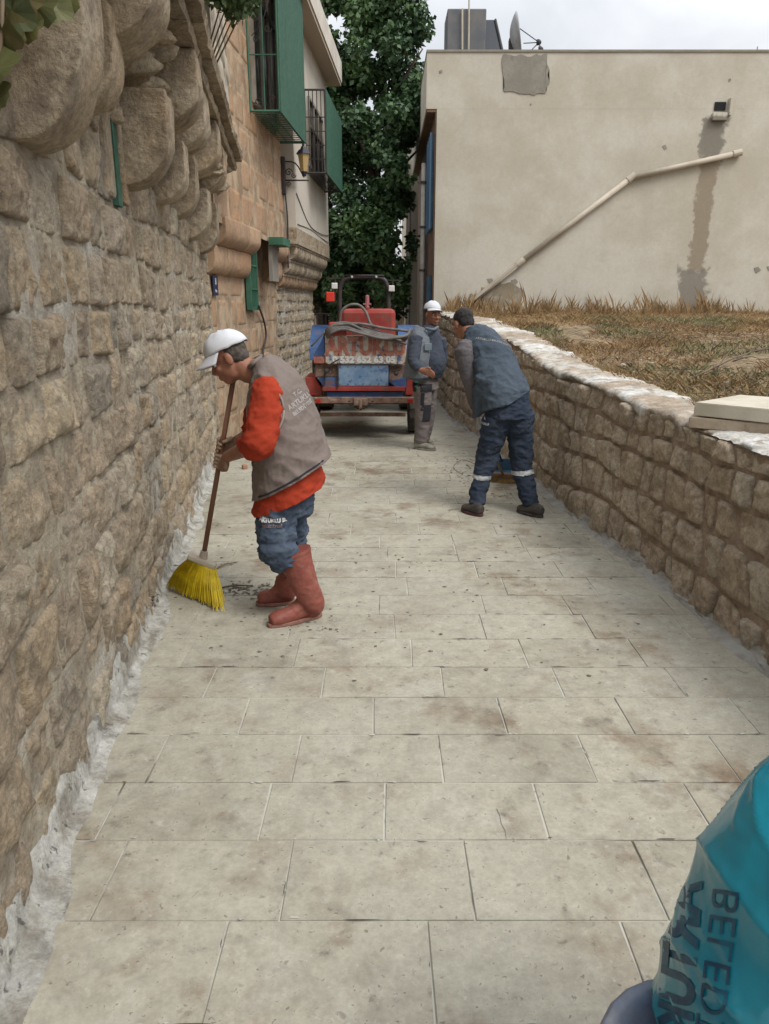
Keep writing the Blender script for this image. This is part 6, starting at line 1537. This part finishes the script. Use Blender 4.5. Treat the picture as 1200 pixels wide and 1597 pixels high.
# ------------------------------------------------------------------ tractor in front of the trailer
tc_ = empty('tractor', (-0.28, 12.3, 0), 'blue tractor with a black roll bar and work lamps, hitched ahead of the tank trailer', 'tractor')
YT2 = 11.8
B_ = lambda px, py, dy=0.0: at(px, py, YT2 + dy)
bm = bmesh.new()
for dy in (0.0, 0.22):
    tube(bm, [B_(531, 520, dy), B_(530, 465, dy), B_(532, 445, dy), B_(541, 434, dy), B_(568, 432, dy), B_(595, 434, dy), B_(604, 445, dy), B_(606, 465, dy), B_(606, 520, dy)], [0.036] * 9, seg=10, sub=4)
box(bm, (B_(568, 432).x, YT2 + 0.11, B_(568, 433).z + 0.03), (0.62, 0.3, 0.02))
from_bm('roll_bar', bm, m_iron, tc_, smooth=True)
for (px, py, m_, s_) in ((522, 446, M('lamp_white', (0.62,0.62,0.60), 0.3), .09), (611, 450, M('lamp_white2', (0.62,0.60,0.56), 0.3), .09), (515.5, 463, M('reflector_red', (0.62,0.045,0.03), 0.35), .125)):
    bm = bmesh.new(); p = B_(px, py, -0.05); box(bm, p, (s_, 0.05, s_ * (1.15 if s_ > .1 else 1)), None, 0.012); lp = from_bm('lamp', bm, m_, tc_)
    bm = bmesh.new(); box(bm, p + Vector((0, 0.035, 0)), (s_ * 1.15, 0.03, s_ * 1.2), None, 0.01); from_bm('lamp_housing', bm, m_iron, lp)
bm = bmesh.new(); box(bm, B_(524, 434, 0.0), (0.30, 0.02, 0.015)); box(bm, B_(616, 437, 0.0), (0.26, 0.02, 0.015)); tube(bm, [B_(523, 436, 0), B_(523, 470, 0)], [0.012, 0.012], seg=6, sub=1); tube(bm, [B_(613, 438, 0), B_(613, 462, 0)], [0.012, 0.012], seg=6, sub=1); from_bm('lamp_bracket', bm, m_iron, tc_)
for px in (549, 587):
    bm = bmesh.new(); ellipsoid(bm, B_(px, 432, -0.04), (0.02, 0.012, 0.02)); from_bm('bolt', bm, m_refl, tc_, smooth=True)
bm = bmesh.new(); box(bm, (-0.3, 12.1, 0.75), (0.5, 1.2, 0.4), None, 0.04); box(bm, (-0.3, 13.6, 0.95), (0.55, 1.6, 0.55), None, 0.06); from_bm('bonnet', bm, m_blue, tc_)
bm = bmesh.new(); box(bm, (-0.3, 12.0, 1.15), (0.46, 0.44, 0.10), None, 0.03); box(bm, (-0.3, 11.82, 1.35), (0.46, 0.09, 0.36), None, 0.03); from_bm('seat', bm, m_black, tc_)
bm = bmesh.new(); tube(bm, [(-0.3, 12.75, 1.2), (-0.3, 12.5, 1.45)], [0.02, 0.02], seg=8, sub=1); bmesh.ops.create_cone(bm, cap_ends=True, segments=24, radius1=0.2, radius2=0.2, depth=0.03, matrix=Matrix.Translation((-0.3, 12.5, 1.46)) @ Matrix.Rotation(R(30), 4, 'X')); from_bm('steering_wheel', bm, m_iron, tc_)
for x in (-0.98, 0.38):
    wheel((x, 12.2, 0.62), 0.62, 0.30, tc_)
    bm = bmesh.new(); n = 10
    for k in range(n):
        a0, a1 = math.pi * (0.1 + 0.8 * k / n), math.pi * (0.1 + 0.8 * (k + 1) / n); aa = (a0 + a1) / 2
        box(bm, (x, 12.2 + 0.7 * math.cos(aa), 0.62 + 0.7 * math.sin(aa)), (0.34, 0.19, 0.02), Matrix.Rotation(aa - math.pi / 2, 3, 'X'))
    from_bm('mudguard', bm, m_blue, tc_)
for x in (-0.85, 0.25): wheel((x, 14.1, 0.36), 0.36, 0.18, tc_)
bm = bmesh.new(); tube(bm, [(-0.28, 11.6, 0.4), (-0.28, 10.7, 0.42)], [0.04, 0.04], seg=8, sub=1); box(bm, (-0.3, 12.2, 0.6), (1.1, 0.14, 0.14)); from_bm('drawbar', bm, m_rust, tc_)

# ------------------------------------------------------------------ yellow broom
m_yel = M('yellow_bristle', (0.62,0.46,0.012), 0.6, var=(0.45,0.32,0.01), scale=20, layers=[((0.30,0.22,0.03), 9, 0.55, 0.7, 0.4)])
broom = empty('broom', gr(310, 940), 'yellow plastic broom with a brown wooden handle held by the sweeper', 'broom')
bm = bmesh.new(); tube(bm, [stick_top - sax * 0.02, stick_bot + sax * 0.05], [0.0135, 0.0145], seg=12, sub=1)
from_bm('handle', bm, M('brown_handle', (0.16,0.075,0.045), 0.6, var=(0.22,0.11,0.065), scale=12, stretch=(1, 1, 0.2)), broom, smooth=True)
m_sock = M('cream_plastic', (0.42,0.37,0.29), 0.6, var=(0.33,0.28,0.22), scale=10)
s0_ = stick_bot + sax * 0.0
tl_, tr__ = at(294, 866, 3.99), at(337, 884, 3.99); ml_ = (tl_ + tr__) / 2
bm = bmesh.new(); d = (tr__ - tl_); box(bm, ml_, (d.length, 0.055, 0.035), Matrix.Rotation(-math.atan2(d.z, d.x), 3, 'Y'), 0.01); tube(bm, [stick_bot - sax * 0.03, stick_bot + sax * 0.045], [0.02, 0.028], seg=12, sub=1); from_bm('socket', bm, m_sock, broom, smooth=False)
bl_, br_b = gr(264, 917), gr(347, 949); bl_.z += 0.02; br_b.z = 0.004
random.seed(8); bm = bmesh.new()
for i in range(900):
    t = random.random(); e_ = random.uniform(-1, 1)
    a = tl_.lerp(tr__, 0.04 + 0.92 * t) + Vector((0, 0.024 * e_, -0.012))
    b = bl_.lerp(br_b, min(1.05, max(-0.05, t + random.gauss(0, 0.035)))) + Vector((0, 0.05 * e_ + random.gauss(0, 0.01), 0)); b = a.lerp(b, random.uniform(0.88, 1.03)); b.z = max(0.002, b.z)
    m_ = a.lerp(b, 0.5) + Vector((-0.012 * (1 - t), 0.008 * e_, 0.012))
    w_ = 0.0024; u = Vector((w_, 0, 0)); v = Vector((0, w_, 0))
    pr = None
    for q, s_ in ((a, 1), (m_, 1.2), (b, 0.8)):
        ring = [bm.verts.new(q + u * s_), bm.verts.new(q - u * 0.5 * s_ + v * s_), bm.verts.new(q - u * 0.5 * s_ - v * s_)]
        if pr:
            for k in range(3): bm.faces.new((pr[k], pr[(k+1) % 3], ring[(k+1) % 3], ring[k]))
        pr = ring
from_bm('bristles', bm, m_yel, broom, normals=False, kind='stuff')

# ------------------------------------------------------------------ second broom, dust pan of the bending man
broom2 = empty('broom', (1.15, 6.9, 0), 'worn straw-coloured push broom on the paving in front of the bending man', 'broom')
bh = gr(786, 752); bh.z = 0.05
bm = bmesh.new(); tube(bm, [gripL + (gripL - bh).normalized() * 0.25, bh], [0.013, 0.013], seg=10, sub=1); from_bm('handle', bm, M('pale_handle', (0.30,0.22,0.14), 0.7), broom2, smooth=True)
bm = bmesh.new(); box(bm, bh + Vector((0, 0, 0.015)), (0.25, 0.06, 0.05), Matrix.Rotation(R(-15), 3, 'Z'), 0.01); from_bm('head', bm, m_brownwood, broom2)
bm = bmesh.new(); random.seed(4)
for i in range(700):
    x = random.uniform(-0.13, 0.13); y = random.uniform(-0.03, 0.03); a = bh + Vector((x, y - x * 0.27, 0.0)); b = Vector((a.x + random.uniform(-.05, .05), a.y + random.uniform(-.05, .03), 0.004))
    v = [bm.verts.new(a), bm.verts.new(b), bm.verts.new(b + Vector((0.004, 0, 0))), bm.verts.new(a + Vector((0.004, 0, 0)))]; bm.faces.new(v)
from_bm('bristles', bm, M('straw', (0.27,0.17,0.06), 0.9, var=(0.13,0.085,0.035), scale=25), broom2, normals=False, kind='stuff')
dp = empty('dustpan', (1.2, 7.3, 0), 'blue metal dustpan standing open behind the legs of the bending man', 'dustpan')
c0, c1 = gr(780, 741), gr(806, 741); 
bm = bmesh.new(); w_ = 0.26; cx_, cy_ = c0.x + 0.05, c0.y + 0.1
V = [(-.15, -.12, .004), (.15, -.12, .004), (.15, .12, .004), (-.15, .12, .004), (-.15, .12, .12), (.15, .12, .12)]
vv = [bm.verts.new((cx_ + x, cy_ + y, z)) for x, y, z in V]
bm.faces.new(vv[:4]); bm.faces.new((vv[3], vv[2], vv[5], vv[4])); bm.faces.new((vv[0], vv[3], vv[4])); bm.faces.new((vv[1], vv[5], vv[2]))
o = from_bm('pan', bm, m_bluep, dp); so = o.modifiers.new('t', 'SOLIDIFY'); so.thickness = 0.004
bm = bmesh.new(); tube(bm, [(cx_, cy_ + 0.12, 0.1), (gripR.x, gripR.y, gripR.z), Vector((gripR.x, gripR.y, gripR.z)) + (gripR - Vector((cx_, cy_ + 0.12, 0.1))).normalized() * 0.15], [0.011] * 3, seg=8, sub=2); from_bm('handle', bm, m_bluep, dp, smooth=True)

# ------------------------------------------------------------------ swept debris
random.seed(21)
m_deb = M('dark_litter', (0.09,0.075,0.06), 0.95, var=(0.17,0.14,0.11), scale=20)
m_chip = M('pale_chip', (0.42,0.38,0.31), 0.95, var=(0.25,0.21,0.16), scale=20)
def scatter(name, pts, s0, s1, mat, label):
    bm = bmesh.new()
    for p in pts:
        s_ = random.uniform(s0, s1); a = random.uniform(0, 6.28); n = random.choice((4, 5, 6))
        c = Vector((p[0], p[1], 0.001)); top = bm.verts.new(c + Vector((0, 0, s_ * random.uniform(0.15, 0.5))))
        ring = [bm.verts.new(c + Vector((math.cos(a + 6.283 * k / n) * s_ * random.uniform(.5, 1.1), math.sin(a + 6.283 * k / n) * s_ * random.uniform(.5, 1.1) * 0.8, random.uniform(0, 0.3 * s_)))) for k in range(n)]
        for k in range(n): bm.faces.new((ring[k], ring[(k+1) % n], top))
    return from_bm(name, bm, mat, None, kind='stuff', label=label)
def around(px, py, sx, sy, n):
    c = gr(px, py); return [(c.x + random.gauss(0, sx), c.y + random.gauss(0, sy)) for _ in range(n)]
allp = [(random.uniform(-1.2, 1.5), 3.0 + 6.5 * random.random()) for _ in range(520)]
allp = [p for p in allp if XL(p[1]) + 0.1 < p[0] < XR(p[1]) - 0.1]
scatter('litter', around(395, 922, 0.10, 0.06, 130) + around(360, 915, 0.1, 0.1, 50) + around(420, 960, 0.3, 0.2, 60) + around(350, 880, 0.02, 0.02, 6) + around(505, 981, 0.03, 0.015, 8) + allp, 0.004, 0.016, m_deb, 'dark bits of swept litter scattered on the pale paving')
scatter('chips', around(400, 915, 0.09, 0.06, 50) + around(508, 981, 0.03, 0.015, 8) + [p for p in allp[::3]], 0.004, 0.012, m_chip, 'pale chips of mortar lying among the swept litter')
scatter('leaf_litter', around(735, 745, 0.12, 0.35, 90) + around(715, 730, 0.15, 0.5, 60) + around(790, 770, 0.2, 0.1, 30), 0.006, 0.02, m_deb, 'dark leaf litter swept along the foot of the retaining wall')
for (pa_, pb_, lb) in ((gr(345, 919), gr(395, 915), 'thin dark stick lying among the litter in front of the red boots'), (gr(337, 889), gr(371, 878), 'short dark stick lying on the paving just above the broom bristles')):
    bm = bmesh.new(); pa_.z = pb_.z = 0.008; tube(bm, [pa_, pa_.lerp(pb_, .4) + Vector((0, 0.012, .006)), pb_], [0.005, 0.005, 0.003], seg=6, sub=3); from_bm('stick', bm, m_twig, None, smooth=True, label=lb, cat='stick')
bm = bmesh.new(); a_ = gr(722, 742); tube(bm, [a_ + Vector((0, 0, .01)), a_ + Vector((-.08, .15, .05)), a_ + Vector((.02, .3, .1)), a_ + Vector((.16, .25, .06)), a_ + Vector((.22, .1, .01))], [0.004] * 5, seg=5, sub=4); from_bm('bent_twig', bm, m_twig, None, smooth=True, label='curled dark twig on the paving left of the bending man', cat='twig')
bm = bmesh.new(); q = gr(382, 731); box(bm, q + Vector((0, 0, 0.022)), (0.05, 0.05, 0.045), Matrix.Rotation(0.5, 3, 'Z'), 0.008); from_bm('brick_bit', bm, M('reddish_brick', (0.34,0.18,0.12), 0.9), None, label='small reddish stone chunk near the left wall behind the sweeper', cat='stone')
# dry weeds in the foot of the left wall
for (px, py, sz) in ((298, 785, 0.10), (318, 752, 0.08), (243, 952, 0.05)):
    c = gr(px, py); cs = [(c.x - 0.03 + random.uniform(-.03, .03), c.y + random.uniform(-.08, .08), 0.05 + random.uniform(0, sz), 0.035) for _ in range(7)]
    w__ = leaf_cloud('dry_weed', cs, 260, 0.018, m_twig, None, seed=int(px))
    setp(w__, {298: 'largest dry dark weed at the foot of the rubble wall', 318: 'smaller dry weed farther along the foot of the rubble wall', 243: 'tiny dry weed nearest the camera at the foot of the rubble wall'}[px], 'weed')

# ------------------------------------------------------------------ barrow with a turquoise bag in the near right corner
cart = empty('handcart', (0.72, 0.78, 0), 'blue-grey metal barrow tub holding swept dirt at the bottom right corner', 'handcart')
m_tub = M('blue_grey_tub', (0.075,0.105,0.165), 0.45, grain=0.12, var=(0.15,0.16,0.19), scale=7, layers=[((0.30,0.27,0.22), 14, 0.58, 0.7, 0.6)], spec=0.5)
def rrect(cx, cy, hx, hy, r, z, n=6):
    out = []
    for (sx, sy, a0) in ((1, 1, 0), (-1, 1, 90), (-1, -1, 180), (1, -1, 270)):
        for k in range(n + 1):
            a = R(a0 + 90 * k / n); out.append((cx + sx * (hx - r) + r * math.cos(a), cy + sy * (hy - r) + r * math.sin(a), z))
    return out
def loft(name, rings, mat, parent, close=True, **kw):
    V = [p for r in rings for p in r]; n = len(rings[0]); F = []
    for i in range(len(rings) - 1):
        for k in range(n): F.append((i*n+k, i*n+(k+1) % n, (i+1)*n+(k+1) % n, (i+1)*n+k))
    if close: F.append(tuple(range(n))[::-1])
    return mesh(name, V, F, mat, parent, smooth=True, **kw)
TX, TY = 0.75, 0.635
tub = loft('tub', [rrect(TX, TY, .27, .20, .08, .26), rrect(TX, TY, .33, .27, .11, .38), rrect(TX, TY, .40, .335, .15, .535), rrect(TX, TY, .42, .352, .16, .55), rrect(TX, TY, .425, .357, .165, .545), rrect(TX, TY, .425, .357, .165, .53)], m_tub, cart)
so = tub.modifiers.new('t', 'SOLIDIFY'); so.thickness = 0.004
V, F = [], []; N_ = 30
for j in range(N_ + 1):
    for i in range(N_ + 1):
        x = TX - .37 + .74 * i / N_; y = TY - .30 + .60 * j / N_; V.append((x, y, 0.475 + 0.035 * n3(x * 5, y * 5, 1) + 0.014 * n3(x * 22, y * 22, 3) + 0.01 * n3(x * 60, y * 60, 3)))
for j in range(N_):
    for i in range(N_): a = j * (N_ + 1) + i; F.append((a, a + 1, a + N_ + 2, a + N_ + 1))
mesh('swept_dirt', V, F, M('brown_dirt', (0.19,0.13,0.08), 0.95, var=(0.30,0.23,0.15), scale=30, bump=0.9, bscale=90), cart, smooth=True, kind='stuff')
bm = bmesh.new()
for i in range(90):
    x, y = random.uniform(TX - .34, TX + .1), random.uniform(TY - .2, TY + .29); s_ = random.uniform(.004, .014); box(bm, (x, y, 0.49 + 0.035 * n3(x * 5, y * 5, 1)), (s_, s_ * 1.3, s_), Matrix.Rotation(random.random() * 3, 3, (1, 1, 0)))
from_bm('dirt_crumbs', bm, m_chip, cart, kind='stuff')
bm = bmesh.new()
for sx in (-1, 1): tube(bm, [(TX + sx * .22, TY - .18, .27), (TX + sx * .25, TY - .22, 0.0)], [.014, .014], seg=8, sub=1); tube(bm, [(TX + sx * .22, TY + .12, .26), (TX + sx * .25, TY - .5, .46), (TX + sx * .26, TY - .78, .52)], [.015] * 3, seg=8, sub=3)
from_bm('leg_frame', bm, m_iron, cart)
wheel((TX, TY + .12, 0.16), 0.16, 0.06, cart)
# the bag: thin turquoise film stretched over a full sack
m_bag = M('turquoise_film', (0.006,0.14,0.20), 0.22, var=(0.012,0.19,0.25), scale=3.5, spec=0.5, bump=0.22, bscale=7, bdist=0.03, bdetail=3, layers=[((0.015,0.17,0.19), 2.2, 0.5, 0.66, 0.5)])
bag = empty('rubbish_bag', (0.74, 0.86, 0.5), 'full turquoise plastic rubbish bag with dark printed lettering standing in the barrow', 'bag')
bp = [(0.40, .28, .17), (0.50, .335, .21), (0.60, .350, .22), (0.72, .337, .22), (0.82, .315, .21), (0.90, .290, .20), (0.965, .255, .18), (1.01, .215, .155), (1.04, .16, .115), (1.056, .09, .065), (1.062, .02, .015)]
V, F = [], []; NS = 260; bpz = catmull([(a, b, c) for a, b, c in bp], 14)
for i, (z, ra, rb) in enumerate(bpz):
    for k in range(NS):
        a = 2 * math.pi * k / NS; ca, sa_ = math.cos(a), math.sin(a); e_ = 0.78
        x = ra * math.copysign(abs(ca) ** e_, ca); y = rb * math.copysign(abs(sa_) ** e_, sa_)
        # folds: gathered pleats that fade downwards and sharp creases
        top = max(0, (z - 0.75) / 0.35)
        fold = 0.010 * top * math.sin(a * 9 + 4 * n3(z * 3, a) ) + 0.014 * n3(x * 5, y * 5, z * 3) - 0.026 * abs(n3(x * 3.5 + z * 3, y * 3.5, z * 4.0)) ** 0.5 - 0.009 * abs(n3(x * 11 - z * 7, y * 11, z * 9)) ** 0.5 - 0.002 * abs(n3(x * 24 + z * 9, y * 24, z * 16)) ** 0.6
        l = math.hypot(x, y) + 1e-6; q = 1 + fold / max(l, 0.05)
        V.append((0.768 + x * q, 0.865 + y * q, z + 0.006 * n3(x * 8, y * 8, z * 8) * (1 if z > 0.9 else 0)))
n_ = len(bpz)
for i in range(n_ - 1):
    for k in range(NS): F.append((i*NS+k, i*NS+(k+1) % NS, (i+1)*NS+(k+1) % NS, (i+1)*NS+k))
F += [tuple(range(NS))[::-1], tuple((n_-1)*NS+k for k in range(NS))]
bagm = mesh('film', V, F, m_bag, bag, smooth=True)
m_ink = M('navy_ink', (0.008,0.035,0.075), 0.5, var=(0.012,0.075,0.12), scale=30)
bn = Vector((-0.42, -0.80, 0.72)).normalized(); dn = Vector((0, -SP, -CP)); dn = (dn - bn * dn.dot(bn)).normalized(); lf = Vector((-1, 0, 0)); lf = (lf - bn * lf.dot(bn)).normalized()
def on_bag(t_, sz, px, py, Y, bold, narrow, lean):
    """the print wraps the side of the bag and is seen from its inner face, so it runs downwards and mirrored"""
    x_ = (dn + lf * lean).normalized(); y_ = (lf - dn * lean).normalized()
    lettering('lettering', t_, sz, at(px, py, Y), x_, y_, bn, m_ink, bag, [bagm], 0.003, align='LEFT', bold=bold, narrow=narrow)
on_bag('ARTUKLU', 0.070, 1067, 1376, 0.85, 0.0025, 0.94, 0.07); on_bag('BELEDİYESİ', 0.048, 1136, 1384, 0.82, -0.0003, 1.25, 0.12)
